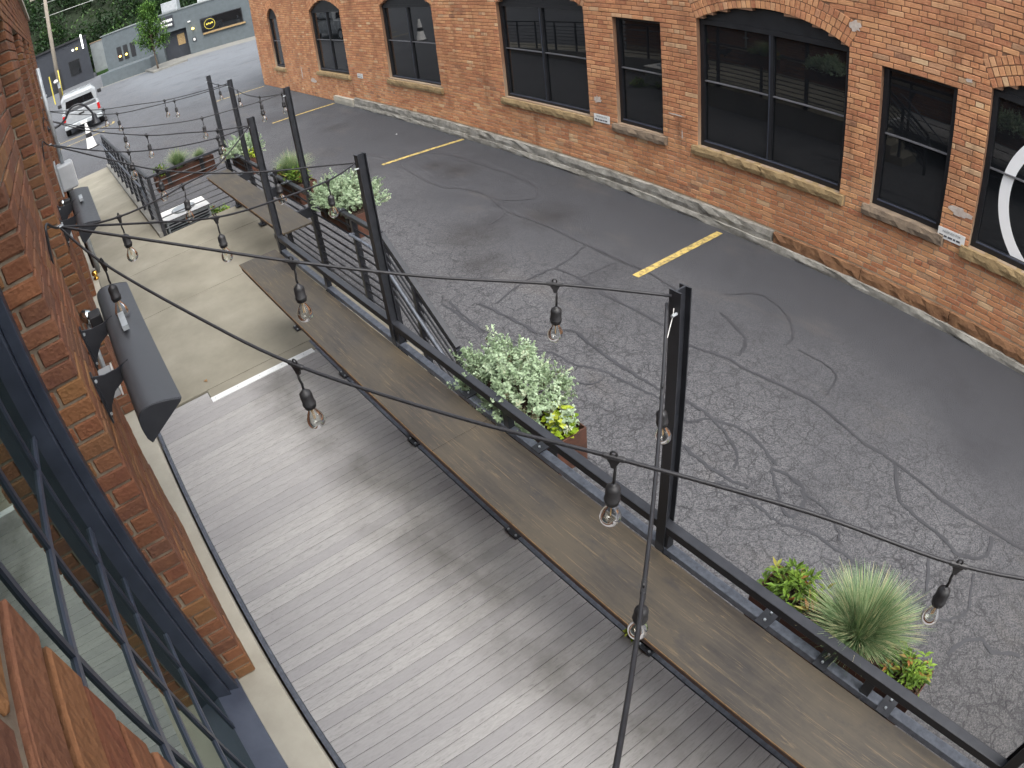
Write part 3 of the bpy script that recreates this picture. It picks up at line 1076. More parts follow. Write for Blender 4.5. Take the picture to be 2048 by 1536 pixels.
def lbrick(x0, x1, y0, y1, z0, tilt=.006):
    M = Matrix.Translation(((x0 + x1) / 2 + random.uniform(-.002, .002), (y0 + y1) / 2 + random.uniform(-.003, .003) - WY, z0 + LH / 2 - D)) @ Matrix.Rotation(random.uniform(-tilt, tilt), 4, 'Y') @ Matrix.Rotation(random.uniform(-tilt, tilt), 4, 'Z')
    items.append((M, x1 - x0, y1 - y0, LH - .0105 + random.uniform(-.002, .001)))


for (p0, p1) in PIERS:
    z = LEDGE + .004
    row = 0
    while z < HEAD - .02:
        if row % 2 == 0:
            x = p0
            lbrick(p0 + .001, p0 + BW, WY + BW + .010, WY + BW + .19, z)     # closer behind the corner stretcher
        else:
            lbrick(p0, p0 + BW, WY, WY + .205, z)                            # corner header: stretcher on the jamb
            x = p0 + BW + .0095
        while x < p1 - .03:
            x1 = min(x + .2, p1)
            if p1 - x1 < .05:
                x1 = p1
            lbrick(x, x1, WY, WY + BW, z)
            x = x1 + .0095
        z += LH
        row += 1
    mort.box(p0 + .008, p1 - .008, WY + .009 - WY, WY + .45 - WY, LEDGE - D, HEAD - D)
# masonry above the openings and below the ledge
z = HEAD
row = 0
while z < TOP - .02:
    x = -4.2 + (row % 2) * .105
    while x < 15.55:
        lbrick(x, x + .2, WY, WY + BW, z)
        x += .2095
    z += LH
    row += 1
mort.box(-4.2, 15.59, .009, .45, HEAD - D, TOP - D)
z = D + .005
row = 0
while z < LEDGE - .16:
    x = -3.3 + (row % 2) * .105
    while x < 15.55:
        lbrick(x, x + .2, WY, WY + BW, z, .002)
        x += .2095
    z += LH
    row += 1
mort.box(-4.2, 15.59, .009, .45, -D, LEDGE - .13 - D)
mort.build('mortar_wall', 'mortar_left', LB)
lay(LB, items, 'brick_left', 300, Vector((.35, -WY, 3.55 - D)), 'brick')
MB().box(-4.2, 15.6, -.061, .46, LEDGE - .12 - D, LEDGE - D).build('stone_ledge', 'ledge_stone', LB, bevel=.006)
MB().box(-4.25, 15.65, -.05, .5, TOP - D, TOP + .09 - D).build('coping', 'ledge_stone', LB)
MB().box(15.2, 15.598, .46, 9, -D, TOP - D).build('end_wall', 'brick_left', LB)
MB().box(-4.2, 15.2, 8.6, 9, -D, TOP - D).build('back_wall', 'mortar_left', LB)
MB().box(-4.6, -4.2, 0, 9, -D, TOP - D).build('side_wall', 'mortar_left', LB)
MB().box(-4.2, 15.2, .46, 8.6, TOP - .2 - D, TOP - .1 - D).build('roof', 'stone_grey', LB)
MB().box(-4.2, 15.2, .46, 8.6, .3, .36).build('inner_floor', 'interior', LB)
MB().box(-4.2, 15.2, 2.4, 2.5, .36, TOP - .3 - D).build('inner_wall', 'interior', LB)
HZ = [3.17, 2.79, 2.55, 2.22]
for wi in range(len(PIERS) - 1):
    x0, x1 = PIERS[wi][1], PIERS[wi + 1][0]
    W = empty('window', (0, 0, 0))
    W.parent = LB
    yo = -WY
    GY = .415
    fz0, fz1 = LEDGE + .004 - D, HEAD - D
    for a, b, nm in ((x0, x0 + .055, 'jamb'), (x1 - .055, x1, 'jamb')):
        MB().box(a, b, .312 + yo, .352 + yo, fz0, fz1).build(nm, 'sash_blue', W, bevel=.004)
        MB().box(a + (.0 if a == x0 else -.022), b + (.022 if a == x0 else 0), .353 + yo, .43 + yo, fz0, fz1).build(nm, 'sash_blue', W, bevel=.004)
    MB().add([(x0, .30 + yo, fz0), (x1, .30 + yo, fz0), (x1, .43 + yo, fz0), (x0, .43 + yo, fz0), (x0, .30 + yo, fz0 + .02), (x1, .30 + yo, fz0 + .02), (x1, .43 + yo, fz0 + .07), (x0, .43 + yo, fz0 + .07)], BOXF).build('sill', 'sash_edge', W)
    MB().box(x0, x1, .35 + yo, .43 + yo, fz1 - .06, fz1).build('head', 'sash_blue', W)
    vx = [x0 + (x1 - x0) * k for k in (.03, .125, .36, .597, .83)]
    if wi == 1:
        vx = [.635, .97, 1.31, 1.645]
    for v_ in vx[0 if wi == 1 else 1:]:
        MB().box(v_ - .011, v_ + .011, .404 + yo, .428 + yo, fz0 + .07, fz1 - .06).build('muntin', 'sash_blue', W)
    for k, h in enumerate(HZ + [3.55, 3.93, 4.2]):
        w_ = .015 if k == 1 else .009
        MB().box(x0 + .078, x1 - .078, .4035 + yo, .4285 + yo, h - w_ - D, h + w_ - D).build('muntin', 'sash_edge', W)
    MB().box(x0 + .05, x1 - .05, GY + yo - .003, GY + yo + .003, fz0 + .05, fz1 - .05).build('glazing', 'glass_mirror', W)

# ------------------------------------------------------------------ radiant heaters with their brackets
def heater(xc, label):
    Hh = empty('patio_heater', (xc, WY, 3.0), label, 'heater', 'wall heaters on the brick piers')
    L = .565
    # hood profile in (y, z) relative to the wall face
    prof = []
    for i in range(11):
        a = math.radians(172 - i * 15.5)
        prof.append((-.175 + .095 * math.cos(a) * -1 * -1, .012 + .062 * math.sin(a)))
    arcp = [(-.110, -.045), (-.107, -.005), (-.111, .028), (-.122, .046), (-.142, .055), (-.17, .056), (-.2, .051), (-.235, .041), (-.266, .03)]
    back = [(-.12, -.065)] + [(p.x, p.y) for p in spline([(a, b, 0) for a, b in arcp], 3)] + [(-.258, .02)]
    back_ = [(-.12, -.065), (-.106, -.03), (-.106, .02), (-.125, .058), (-.16, .077), (-.2, .074), (-.235, .058), (-.262, .03), (-.258, .02)]
    hd = MB().prism(back, -L, L).build('hood', 'heater_black', Hh)
    for pg in hd.data.polygons:
        pg.use_smooth = len(pg.vertices) == 4 and abs(pg.normal.x) < .5
    es = hd.modifiers.new('split', 'EDGE_SPLIT')
    es.split_angle = math.radians(40)
    for s_ in (-1, 1):
        MB().prism([(a * 1.0, b * 1.02) for a, b in back], s_ * (L + .0005), s_ * (L + .008)).build('end_cap', 'black_steel', Hh, bevel=.003)
    MB().box(-L + .04, L - .04, -.2385, -.2285, -.012, .012).build('front_lip', 'black_steel', Hh)
    for xb in (-.215, .215):
        # flared plate bracket
        MB().prism([(0, .06), (0, -.12), (-.006, -.125), (-.03, -.07), (-.062, -.03), (-.108, -.005), (-.15, .012), (-.15, .058), (-.10, .045), (-.05, .045)], xb - .003, xb + .003).build('bracket', 'black_steel', Hh)
        MB().box(xb - .022, xb + .022, -.008, -.001, -.13, .07).build('bracket_foot', 'black_steel', Hh)
        for (yy, zz) in ((-.118, .03), (-.138, .036), (-.012, .04), (-.012, -.1)):
            MB().tube([(xb - .009, yy, zz), (xb - .0032, yy, zz)], .006, 8).build('bolt', 'galv', Hh)
    MB().box(-.02, .12, -.2, -.175, .072, .092).build('rating_plate', 'galv', Hh)
    MB().box(.30, .38, -.105, -.05, -.02, .055).build('gland_box', 'black_plastic', Hh, bevel=.006)
    MB().tube([(.40, -.05, .02), (.45, -.03, .02)], .028, 12).build('conduit_elbow', 'chrome', Hh, smooth=True)
    MB().tube(spline([(.43, -.035, .02), (.40, -.03, -.06), (.33, -.028, -.14), (.18, -.028, -.2)]), .011, 8).build('conduit', 'galv', Hh, smooth=True)
    return Hh


heater(2.435, 'large black hooded wall heater nearest the camera, above the deck')
heater(4.80, 'second black hooded wall heater, farther along the brick wall')
jb = empty('junction_box', (2.56, WY, 2.84), 'grey electrical box under the nearest black heater', 'electrical box')
MB().box(-.05, .05, -.062, -.002, -.05, .05).build('box', 'grey_paint', jb, bevel=.006)
MB().box(-.053, .053, -.07, -.0625, -.053, .053).build('cover', 'white_paint', jb, bevel=.003)
eb_ = empty('meter_box', (7.4, WY, 2.84), 'tall pale grey electrical cabinet on the wall beyond the heaters', 'electrical box')
MB().box(-.13, .13, -.2, -.02, -.15, .13).build('cabinet', 'grey_paint', eb_, bevel=.02)
MB().box(-.17, .17, -.02, -.002, -.18, .17).build('back_plate', 'galv', eb_, bevel=.004)
MB().box(-.11, .11, -.206, -.2005, -.13, .11).build('door', 'white_paint', eb_, bevel=.01)
MB().tube([(-.05, -.1, -.15), (-.05, -.1, -1.1)], .03, 10).build('conduit', 'galv', eb_, smooth=True)
MB().tube([(.06, -.08, -.15), (.06, -.08, -1.1)], .035, 10).build('conduit', 'black_steel', eb_, smooth=True)
MB().tube([(.0, -.1, .13), (.0, -.1, 1.2)], .022, 10).build('conduit', 'galv', eb_, smooth=True)
ds = empty('downspout', (10.9, WY, D), 'white downspout on the far end of the left brick wall', 'downspout')
MB().tube([(0, -.05, .02), (0, -.05, 2.9)], .03, 10).build('pipe', 'galv', ds, smooth=True)
for zz in (.8, 2.2, 3.0):
    MB().box(-.06, .06, -.1, 0, zz, zz + .03).build('strap', 'galv', ds)
bv_ = empty('brass_valve', (7.25, .155, LEDGE), 'small shiny brass valve cap on the stone ledge', 'valve')
MB().lathe([(0, 0), (.03, 0), (.03, .02), (.022, .025), (.022, .05), (.034, .055), (.034, .085), (.02, .1), (0, .1)], 12).build('body', 'brass', bv_, smooth=True)
MB().tube([(0, 0, .07), (-.06, -.01, .07)], .014, 8).build('outlet', 'brass', bv_, smooth=True)

gl_ = empty('gooseneck_lamp', (9.75, WY, 3.1), 'black gooseneck wall lamp curving out in front of the white pickup', 'wall lamp')
MB().tube(spline([(0, 0, .04), (0, -.14, .02), (0, -.27, .07), (0, -.36, .17), (0, -.46, .2), (0, -.57, .16), (0, -.645, .04), (0, -.67, -.02)], 6), .016, 8).build('arm', 'black_steel', gl_, smooth=True)
MB().lathe([(.02, .03), (.035, .0), (.04, -.05), (.06, -.09), (.07, -.12)], 14, (0, -.68, -.04)).build('shade', 'black_steel', gl_, smooth=True)
MB().tube([(0, 0, .04), (0, -.02, .04)], .05, 12).build('wall_plate', 'black_steel', gl_, smooth=True)

# ================================================================== STEEL: posts, rails, counters
def rod(a, b, r=.011, n=6):
    return MB().tube([a, b], r, n)


RY = -1.73
GP = [-2.4, -1.1, .14, 1.39, 2.65, 3.93, 5.2, 6.37]
GR = empty('guard_rail', (6.37, RY, D), 'black steel guard rail along the deck edge behind the long counter', 'railing')
wb(MB().box(-3.3, 6.46, RY - .026, RY + .026, 1.552, 1.604), 'top_rail', 'black_steel', GR, bevel=.004)
wb(MB().box(-3.3, 6.42, RY - .025, RY + .025, 1.40, 1.445), 'lower_rail', 'pale_steel', GR, bevel=.004)  # paler steel colour gives the sky reflection on the tube's top
for x in GP:
    wb(MB().box(x - .026, x + .026, RY - .022, RY + .022, D + .03, 1.5515), 'post', 'black_steel', GR, bevel=.003)
    wb(MB().box(x - .06, x + .06, RY + .03, RY + .105, D + .008, D + .02), 'base_plate', 'black_steel', GR)
    for dx in (-.04, .04):
        wb(MB().tube([(x + dx, RY + .088, D + .018), (x + dx, RY + .088, D + .03)], .009, 6), 'bolt', 'galv', GR)
for zz in (.68, .86, 1.04, 1.22):
    wb(MB().tube([(-3.3, RY, zz), (6.37, RY, zz)], .0075, 6), 'rod', 'black_steel', GR)

TALL = [(-.65, RY, 2.86, 'tall black light post cut off at the bottom right corner'), (1.41, RY - .0, 2.86, 'nearest tall black light post rising from the counter rail'), (3.98, RY, 2.87, 'tall black light post in front of the silver planter by the steps'),
        (6.36, RY, 2.86, 'tall black light post at the far end of the near counter'), (7.32, -2.46, 2.87, 'tall black light post between the outer rail planters'),
        (9.73, -2.46, 2.84, 'far light post beside the corner planter'), (11.02, -2.46, 2.85, 'farthest light post at the platform corner')]
for i, (x, y, zt, lb) in enumerate(TALL):
    P_ = empty('light_post', (x, y, D), lb, 'post', 'string light posts')
    w = .028
    h = zt - D
    # I-section: two flanges and a web
    MB().box(-w, w, .026, .032, 0, h).build('flange', 'black_steel', P_)
    MB().box(-w, w, -.032, -.026, 0, h).build('flange', 'black_steel', P_)
    MB().box(-.004, .004, -.0259, .0259, 0, h).build('web', 'black_steel', P_)
    MB().box(-.07, .07, -.07, .07, .03, .042).build('base_plate', 'black_steel', P_)
    MB().tube([(-.012, .032, h - .09), (-.012, .06, h - .09)], .006, 8).build('eye_bolt', 'galv', P_)
zp = MB().tube(spline([(1.41, RY + .036, 2.79), (1.405, RY + .045, 2.765), (1.40, RY + .065, 2.73), (1.395, RY + .085, 2.69)]), .002, 6).build('zip_tie', 'white_paint', None)
tag(zp, 'pale zip tie end sticking out from the top of the nearest post', 'zip tie')


def counter(x0, x1, y0, y1, z, name_label, cuts, brk, slots):
    Cc = empty('bar_counter', (x0, y1, D), name_label, 'counter')
    xs_ = [x0] + cuts + [x1]
    for i in range(len(xs_) - 1):
        b = wb(MB().box(xs_[i] + (.0015 if i else 0), xs_[i + 1] - .0015, y0, y1, z - .022, z), 'top_board', 'counter_top', Cc, bevel=.002)
        wb(MB().box(xs_[i] + .002, xs_[i + 1] - .002, y1 + .0003, y1 + .0022, z - .013, z - .001), 'edge_band', 'ply_edge', Cc)
    wb(MB().box(x0 + .05, x1 - .05, y1 - .03, y1 - .002, z - .05, z - .0225), 'edge_angle', 'brown_angle', Cc)
    for x in brk:
        wb(MB().prism([(y0 - .05, z - .036), (y1 - .06, z - .036), (y1 - .06, z - .07), (y0 - .05, z - .25)], x - .004, x + .004), 'bracket', 'black_steel', Cc)
    return Cc


counter(-3.2, 6.42, -1.668, -1.262, 1.455, 'long weathered brown counter running along the grey deck', [2.775], [x for x in GP if x > -3], 0)
counter(6.72, 10.15, -2.225, -1.88, 1.46, 'shorter weathered counter on the concrete platform beyond the first', [], [7.3, 8.5, 9.7], 0)
for x in (6.78, 7.85, 8.95, 10.05):
    pass

# outer guard rail of the platform, with the stair rail falling from its near end
OY = -2.46
OR_ = empty('guard_rail', (11.15, OY, D), 'black outer guard rail of the concrete platform carrying the planters', 'railing')
wb(MB().box(5.52, 11.18, OY - .025, OY + .025, 1.545, 1.585), 'top_rail', 'black_steel', OR_, bevel=.004)
RODZ = [D + .10 + k * .102 for k in range(9)]
for zz in RODZ:
    wb(rod((5.53, OY, zz), (11.15, OY, zz)), 'rod', 'black_steel', OR_)
for x in (6.15, 7.30, 8.5, 9.72, 11.12):
    wb(MB().box(x - .025, x + .025, OY - .03, OY + .03, D, 1.5445), 'post', 'black_steel', OR_, bevel=.003)
for x in (7.3, 8.5, 9.7):
    wb(MB().box(x - .02, x + .02, OY + .02, -2.22, 1.30, 1.42), 'counter_arm', 'black_steel', OR_)
SR = empty('stair_rail', (4.43, OY, 0), 'black stair rail sloping down to the asphalt beside the counter', 'railing')
A_, B_ = Vector((5.52, OY, 1.56)), Vector((4.42, OY, .80))
wb(MB().bar(A_, B_, .05, .04), 'top_rail', 'black_steel', SR)
for k in range(1, 8):
    dz = Vector((0, 0, -.095 * k))
    wb(rod(A_ + dz, B_ + dz), 'rod', 'black_steel', SR)
wb(MB().box(4.40, 4.45, OY - .03, OY + .03, 0, .79), 'post', 'black_steel', SR, bevel=.003)
wb(MB().box(5.00, 5.05, OY - .03, OY + .03, 0, 1.19), 'post', 'black_steel', SR, bevel=.003)
wb(MB().box(5.50, 5.55, OY - .03, OY + .03, .3, 1.544), 'post', 'black_steel', SR, bevel=.003)
wb(MB().tube(spline([(6.12, OY + .03, 1.40), (6.10, OY + .085, 1.42), (5.95, OY + .09, 1.43), (5.62, OY + .09, 1.42), (5.45, OY + .09, 1.34), (4.95, OY + .09, .99), (4.45, OY + .09, .64), (4.35, OY + .08, .57)], 6), .017, 8), 'handrail', 'pale_steel', SR, smooth=True)
wb(MB().tube(spline([(5.4, -1.80, 1.30), (5.2, -1.82, 1.2), (4.9, -1.82, .99), (4.4, -1.82, .64), (4.3, -1.8, .57)], 6), .017, 8), 'handrail', 'pale_steel', SR, smooth=True)

# end rail across the platform and the ramp rail
ER = empty('guard_rail', (11.2, -1.12, D), 'black guard rail across the far end of the concrete platform', 'railing')
wb(MB().box(11.165, 11.215, -2.43, -1.1, 1.545, 1.585), 'top_rail', 'black_steel', ER, bevel=.004)
for zz in RODZ:
    wb(rod((11.19, -2.43, zz), (11.19, -1.12, zz)), 'rod', 'black_steel', ER)
wb(MB().box(11.16, 11.22, -1.15, -1.09, D, 1.544), 'post', 'black_steel', ER, bevel=.003)
RR = empty('ramp_rail', (21.5, -1.1, 0), 'long black rail with many posts along the concrete ramp', 'railing')


def rz_(x):
    return D * max(0.0, (21.9 - x) / 10.73)


def slope_bar(x0, x1, dz, w, h, nm, mat='black_steel', y=-1.1):
    wb(MB().bar((x0, y, rz_(x0) + dz), (x1, y, rz_(x1) + dz), w, h), nm, mat, RR)


slope_bar(11.25, 21.7, 1.045, .05, .04, 'top_rail')
for k in range(7):
    slope_bar(11.25, 21.6, .2 + .115 * k, .014, .014, 'rod')
for k in range(10):
    x = 12.3 + k * 1.03
    wb(MB().box(x - .022, x + .022, -1.125, -1.075, rz_(x), rz_(x) + 1.024), 'post', 'black_steel', RR)
wb(MB().tube(spline([(11.5, -1.03, rz_(11.5) + .55), (11.55, -.99, rz_(11.5) + .86), (11.9, -.99, rz_(11.9) + .88), (16, -.99, rz_(16) + .88), (21.3, -.99, rz_(21.3) + .88)], 6), .019, 8), 'handrail', 'pale_steel', RR, smooth=True)

# ================================================================== STRING LIGHTS
sock_me = MB().lathe([(0, .0), (.007, .0), (.008, -.002), (.0125, -.006), (.019, -.012), (.0205, -.02), (.0205, -.05), (.0225, -.052), (.0225, -.058), (.0205, -.06), (.0195, -.07), (0, -.071)], 16)
sock_me.tube([(0, 0, .004), (.002, 0, .02), (-.001, 0, .04), (0, 0, .062)], .0042, 8)
sock_mesh = sock_me.mesh('socket', 'black_plastic', True)
bulb_prof = [(.0105, -.07), (.0125, -.08), (.02, -.094), (.027, -.108), (.0305, -.122), (.029, -.136), (.022, -.147), (.012, -.153), (.0005, -.1545)]
bulb_mesh = MB().lathe(bulb_prof, 18).mesh('bulb', 'bulb_glass', True)
fil_mesh = MB().tube([(0, 0, -.07), (0, 0, -.085)], .005, 8).tube([(.003, 0, -.083), (.003, 0, -.118)], .0014, 6).tube([(-.003, 0, -.083), (-.003, 0, -.118)], .0014, 6).mesh('filament', 'filament')


def string(name_label, pts, bulbs, swing=None, r=.0058):
    """pts: cable points; bulbs: indices (or fractions) of points carrying a T and a lamp"""
    So = empty('string_light', pts[0], name_label, 'string light', 'festoon strings over the deck')
    crv = spline(pts, 6)
    wb(MB().tube(crv, r, 6), 'cable', 'cable_rubber', So, smooth=True)
    for bi in bulbs:
        i = int(round(bi * 6))
        p = crv[i]
        d = (crv[min(i + 1, len(crv) - 1)] - crv[max(i - 1, 0)]).normalized()
        tee = MB().tube([p - d * .03, p - d * .026, p + d * .026, p + d * .03], [.006, .0078, .0078, .006], 8)
        side = d.cross(Vector((0, 0, 1))).normalized()
        tee.prism([(-.02, -.002), (.02, -.002), (.009, -.022), (.006, -.034), (-.006, -.034), (-.009, -.022)], -.005, .005, 'y')
        k = len(tee.v) - 12
        for j in range(k, len(tee.v)):
            a, b, c = tee.v[j]
            q = p + d * a + side * b + Vector((0, 0, c))
            tee.v[j] = tuple(q)
        # hanging loop on top
        lp = [p + Vector((0, 0, .012)) + d * (.008 * math.cos(t_)) + Vector((0, 0, .008 * math.sin(t_))) for t_ in [2 * PI * j / 10 for j in range(11)]]
        tee.tube(lp, .003, 6, cap=False)
        wb(tee, 'tee_joint', 'black_plastic', So)
        sk = bpy.data.objects.new('socket', sock_mesh)
        COL.objects.link(sk)
        ang = random.uniform(-.09, .09), random.uniform(-.09, .09), random.uniform(0, 6)
        sk.parent = So
        sk.location = p + Vector((0, 0, -.094)) - Vector(pts[0])
        sk.rotation_euler = ang
        b_ = bpy.data.objects.new('bulb', bulb_mesh)
        COL.objects.link(b_)
        b_.parent = sk
        f_ = bpy.data.objects.new('filament', fil_mesh)
        COL.objects.link(f_)
        f_.parent = sk
    return So


R1 = (2.84, .136, 3.44)
R2 = (5.49, .136, 3.45)
R3 = (7.82, .136, 3.43)
R4 = (8.98, .136, 3.44)
string('festoon string crossing the deck low in front and off to the right', [R1, (2.6, .01, 3.29), (2.13, -.23, 3.12), (1.77, -.42, 3.01), (1.3, -.67, 2.95), (.9, -.88, 2.93), (.45, -1.12, 2.88), (.06, -1.32, 2.80), (-.3, -1.51, 2.79), (-.64, -1.69, 2.8)], [1, 3, 5, 7])
string('festoon string from the wall hook to the nearest post', [R1, (2.52, -.28, 3.26), (2.24, -.63, 3.12), (1.95, -1.0, 3.0), (1.68, -1.36, 2.92), (1.42, -1.69, 2.84)], [2, 4])
string('festoon string from the first hook to the post by the steps', [R1, (3.06, -.21, 3.24), (3.3, -.6, 3.04), (3.52, -.95, 2.93), (3.8, -1.41, 2.83), (3.98, -1.69, 2.82)], [2, 4])
string('festoon string from the first hook to the counter-end post', [R1, (3.08, .01, 3.33), (3.36, -.14, 3.23), (3.76, -.35, 3.12), (4.3, -.63, 3.0), (5.18, -1.09, 2.83), (6.34, -1.69, 2.78)], [2, 4])
string('festoon string from the second hook to the counter-end post', [R2, (5.63, -.17, 3.25), (5.78, -.48, 3.08), (5.96, -.88, 2.93), (6.17, -1.33, 2.82), (6.34, -1.69, 2.78)], [2, 4])
string('festoon string from the second hook to the post by the steps', [R2, (5.18, -.25, 3.21), (4.91, -.57, 3.03), (4.61, -.93, 2.91), (4.34, -1.26, 2.85), (4.14, -1.51, 2.83), (3.98, -1.69, 2.82)], [2, 4])
string('festoon string from the third hook to the post between planters', [R3, (7.74, -.25, 3.19), (7.66, -.64, 3.02), (7.58, -1.07, 2.9), (7.49, -1.5, 2.82), (7.36, -2.15, 2.80), (7.31, -2.42, 2.82)], [2, 4, 5])
string('festoon string from the third hook to the counter-end post', [R3, (7.49, -.28, 3.16), (7.05, -.81, 2.94), (6.78, -1.16, 2.86), (6.55, -1.43, 2.81), (6.34, -1.69, 2.79)], [2, 4])
string('upper of two festoon strings crossing in front of the pickup', [R4, (9.08, -.22, 3.29), (9.2, -.59, 3.14), (9.32, -1.02, 3.02), (9.44, -1.44, 2.91), (9.6, -1.98, 2.83), (9.74, -2.42, 2.79)], [2, 4])
string('lower of two festoon strings crossing in front of the pickup', [R4, (9.1, -.27, 3.21), (9.24, -.75, 3.01), (9.36, -1.15, 2.92), (9.49, -1.58, 2.85), (9.6, -1.98, 2.8), (9.73, -2.42, 2.77)], [2, 4])
string('festoon string between the two posts of the outer rail', [(9.73, -2.42, 2.77), (9.33, -2.44, 2.70), (8.9, -2.44, 2.67), (8.34, -2.44, 2.68), (7.8, -2.44, 2.74), (7.46, -2.44, 2.79), (7.34, -2.43, 2.81)], [1, 3, 5])
string('short festoon string between the two farthest posts', [(11.02, -2.42, 2.78), (10.6, -2.43, 2.74), (10.2, -2.43, 2.74), (9.75, -2.42, 2.77)], [1.6])
vp = []
Pv, Qv = Vector((1.44, -1.69, 2.80)), Vector((-.1, .165, 3.35))
for k in range(9):
    t_ = k / 8
    vp.append(tuple(Pv + (Qv - Pv) * t_ - Vector((0, 0, 4 * .409 * t_ * (1 - t_)))))
string('near festoon cable dropping from the nearest post towards the camera', vp, [1.2, 3.85], r=.0066)

for i, (p, lb) in enumerate(((R1, 'nearest screw hook on the brick pier, holding four strings'), (R2, 'second screw hook along the brick wall'), (R3, 'third screw hook along the brick wall'), (R4, 'fourth, farthest screw hook along the wall'))):
    hk = empty('wall_hook', (p[0] - .12, WY, p[2] + .05), lb, 'hook', 'string light hooks on the wall')
    MB().tube(spline([(-.02, .002, -.14), (-.03, -.012, -.05), (-.03, -.02, .0), (0, -.03, .012), (.05, -.045, -.02), (.1, -.06, -.045), (.125, -.07, -.05)], 5), .0055, 8).build('rod', 'black_steel', hk, smooth=True)
    lp = [(.125 + .014 * math.cos(a), -.07 + .014 * math.sin(a), -.05) for a in [2 * PI * j / 12 for j in range(13)]]
    MB().tube(lp, .0045, 6, cap=False).build('eye', 'galv', hk)

# ================================================================== PLANTERS AND PLANTS
def planter(loc, L, W_, Hh, label, rz=0.0, arms=()):
    P_ = empty('planter', loc, label, 'planter', 'rusty steel planters hung outside the rails', rz)
    t_ = .006
    MB().box(-L / 2, L / 2, -W_ / 2, -W_ / 2 + t_, -Hh, 0).build('side_panel', 'corten', P_)
    MB().box(-L / 2, L / 2, W_ / 2 - t_, W_ / 2, -Hh, 0).build('side_panel', 'corten', P_)
    for s_ in (-1, 1):
        x0, x1 = sorted((s_ * L / 2, s_ * (L / 2 - t_)))
        MB().box(x0, x1, -W_ / 2 + t_ + .0005, W_ / 2 - t_ - .0005, -Hh, 0).build('end_panel', 'corten', P_)
    MB().box(-L / 2 + t_, L / 2 - t_, -W_ / 2 + t_, W_ / 2 - t_, -Hh + .002, -Hh + .012).build('base_panel', 'corten', P_)
    MB().box(-L / 2 + .02, -L / 2 + .012, -W_ / 2 + t_ + .001, W_ / 2 - t_ - .001, -.02, -.012).build('rim', 'corten', P_)
    # lumpy soil
    nx, ny = 16, 6
    vs, fs = [], []
    for i in range(nx + 1):
        for j in range(ny + 1):
            vs.append((-L / 2 + t_ + (L - 2 * t_) * i / nx, -W_ / 2 + t_ + (W_ - 2 * t_) * j / ny, -.035 + random.uniform(-.012, .012)))
    for i in range(nx):
        for j in range(ny):
            a = i * (ny + 1) + j
            fs.append((a, a + ny + 1, a + ny + 2, a + 1))
    MB().add(vs, fs).build('soil', 'soil', P_)
    for ax in arms:
        MB().box(ax - .035, ax + .035, W_ / 2 + .001, W_ / 2 + .135, .047, .055).build('mount_plate', 'black_steel', P_)
        MB().box(ax - .035, ax + .035, W_ / 2 + .0005, W_ / 2 + .008, -.2, .0465).build('mount_plate', 'black_steel', P_)
        for dy in (.05, .1):
            MB().tube([(ax, W_ / 2 + dy, .055), (ax, W_ / 2 + dy, .064)], .007, 6).build('bolt', 'galv', P_)
    return P_


def leaf(mb, p, d, up, L, W_, val, fold=.25, seg=1):
    """a leaf from p along d: two folded halves"""
    d = d.normalized()
    s_ = d.cross(up)
    if s_.length < .01:
        s_ = d.cross(Vector((1, 0, 0)))
    s_.normalize()
    n_ = s_.cross(d)
    m_ = p + d * (L * .5)
    tip = p + d * L - n_ * (L * .15)
    a = m_ + s_ * (W_ / 2) + n_ * (W_ * fold)
    b = m_ - s_ * (W_ / 2) + n_ * (W_ * fold)
    mb.add([p, a, tip, b, m_], [(0, 1, 4), (1, 2, 4), (2, 3, 4), (3, 0, 4)], max(.001, min(.999, val)))


def rdir(rn, up=0.0):
    while True:
        v = Vector((rn.uniform(-1, 1), rn.uniform(-1, 1), rn.uniform(-1, 1)))
        if .1 < v.length < 1:
            v.normalize()
            v.z += up
            return v.normalized()


def silver_mesh(seed, rx, ry, rz, n):
    rn = random.Random(seed)
    mb = MB()
    for i in range(n):
        d = rdir(rn, .35)
        if d.z < -.15:
            d.z = abs(d.z)
        lump = .78 + .22 * math.sin(d.x * 9 + seed) * math.cos(d.y * 7)
        k = rn.uniform(.62, 1.0) * lump
        p = Vector((d.x * rx * k, d.y * ry * k, d.z * rz * k))
        ax = (d + rdir(rn) * .45 + Vector((0, 0, .35))).normalized()
        L = rn.uniform(.07, .12)
        tone = rn.uniform(.35, .95) * (.75 + .25 * k)
        if rn.random() < .07:
            tone = rn.uniform(.0, .15)
        m_ = 8
        for j in range(m_):
            q = p + ax * (L * j / m_)
            for s_ in range(3):
                side = (rdir(rn) - ax * .2)
                dd = (side + ax * .9).normalized()
                leaf(mb, q, dd, ax, rn.uniform(.022, .038) * (1.15 - .5 * j / m_), rn.uniform(.011, .017), tone + rn.uniform(-.12, .12), .1)
    return mb.mesh('foliage', 'leaf_silver')


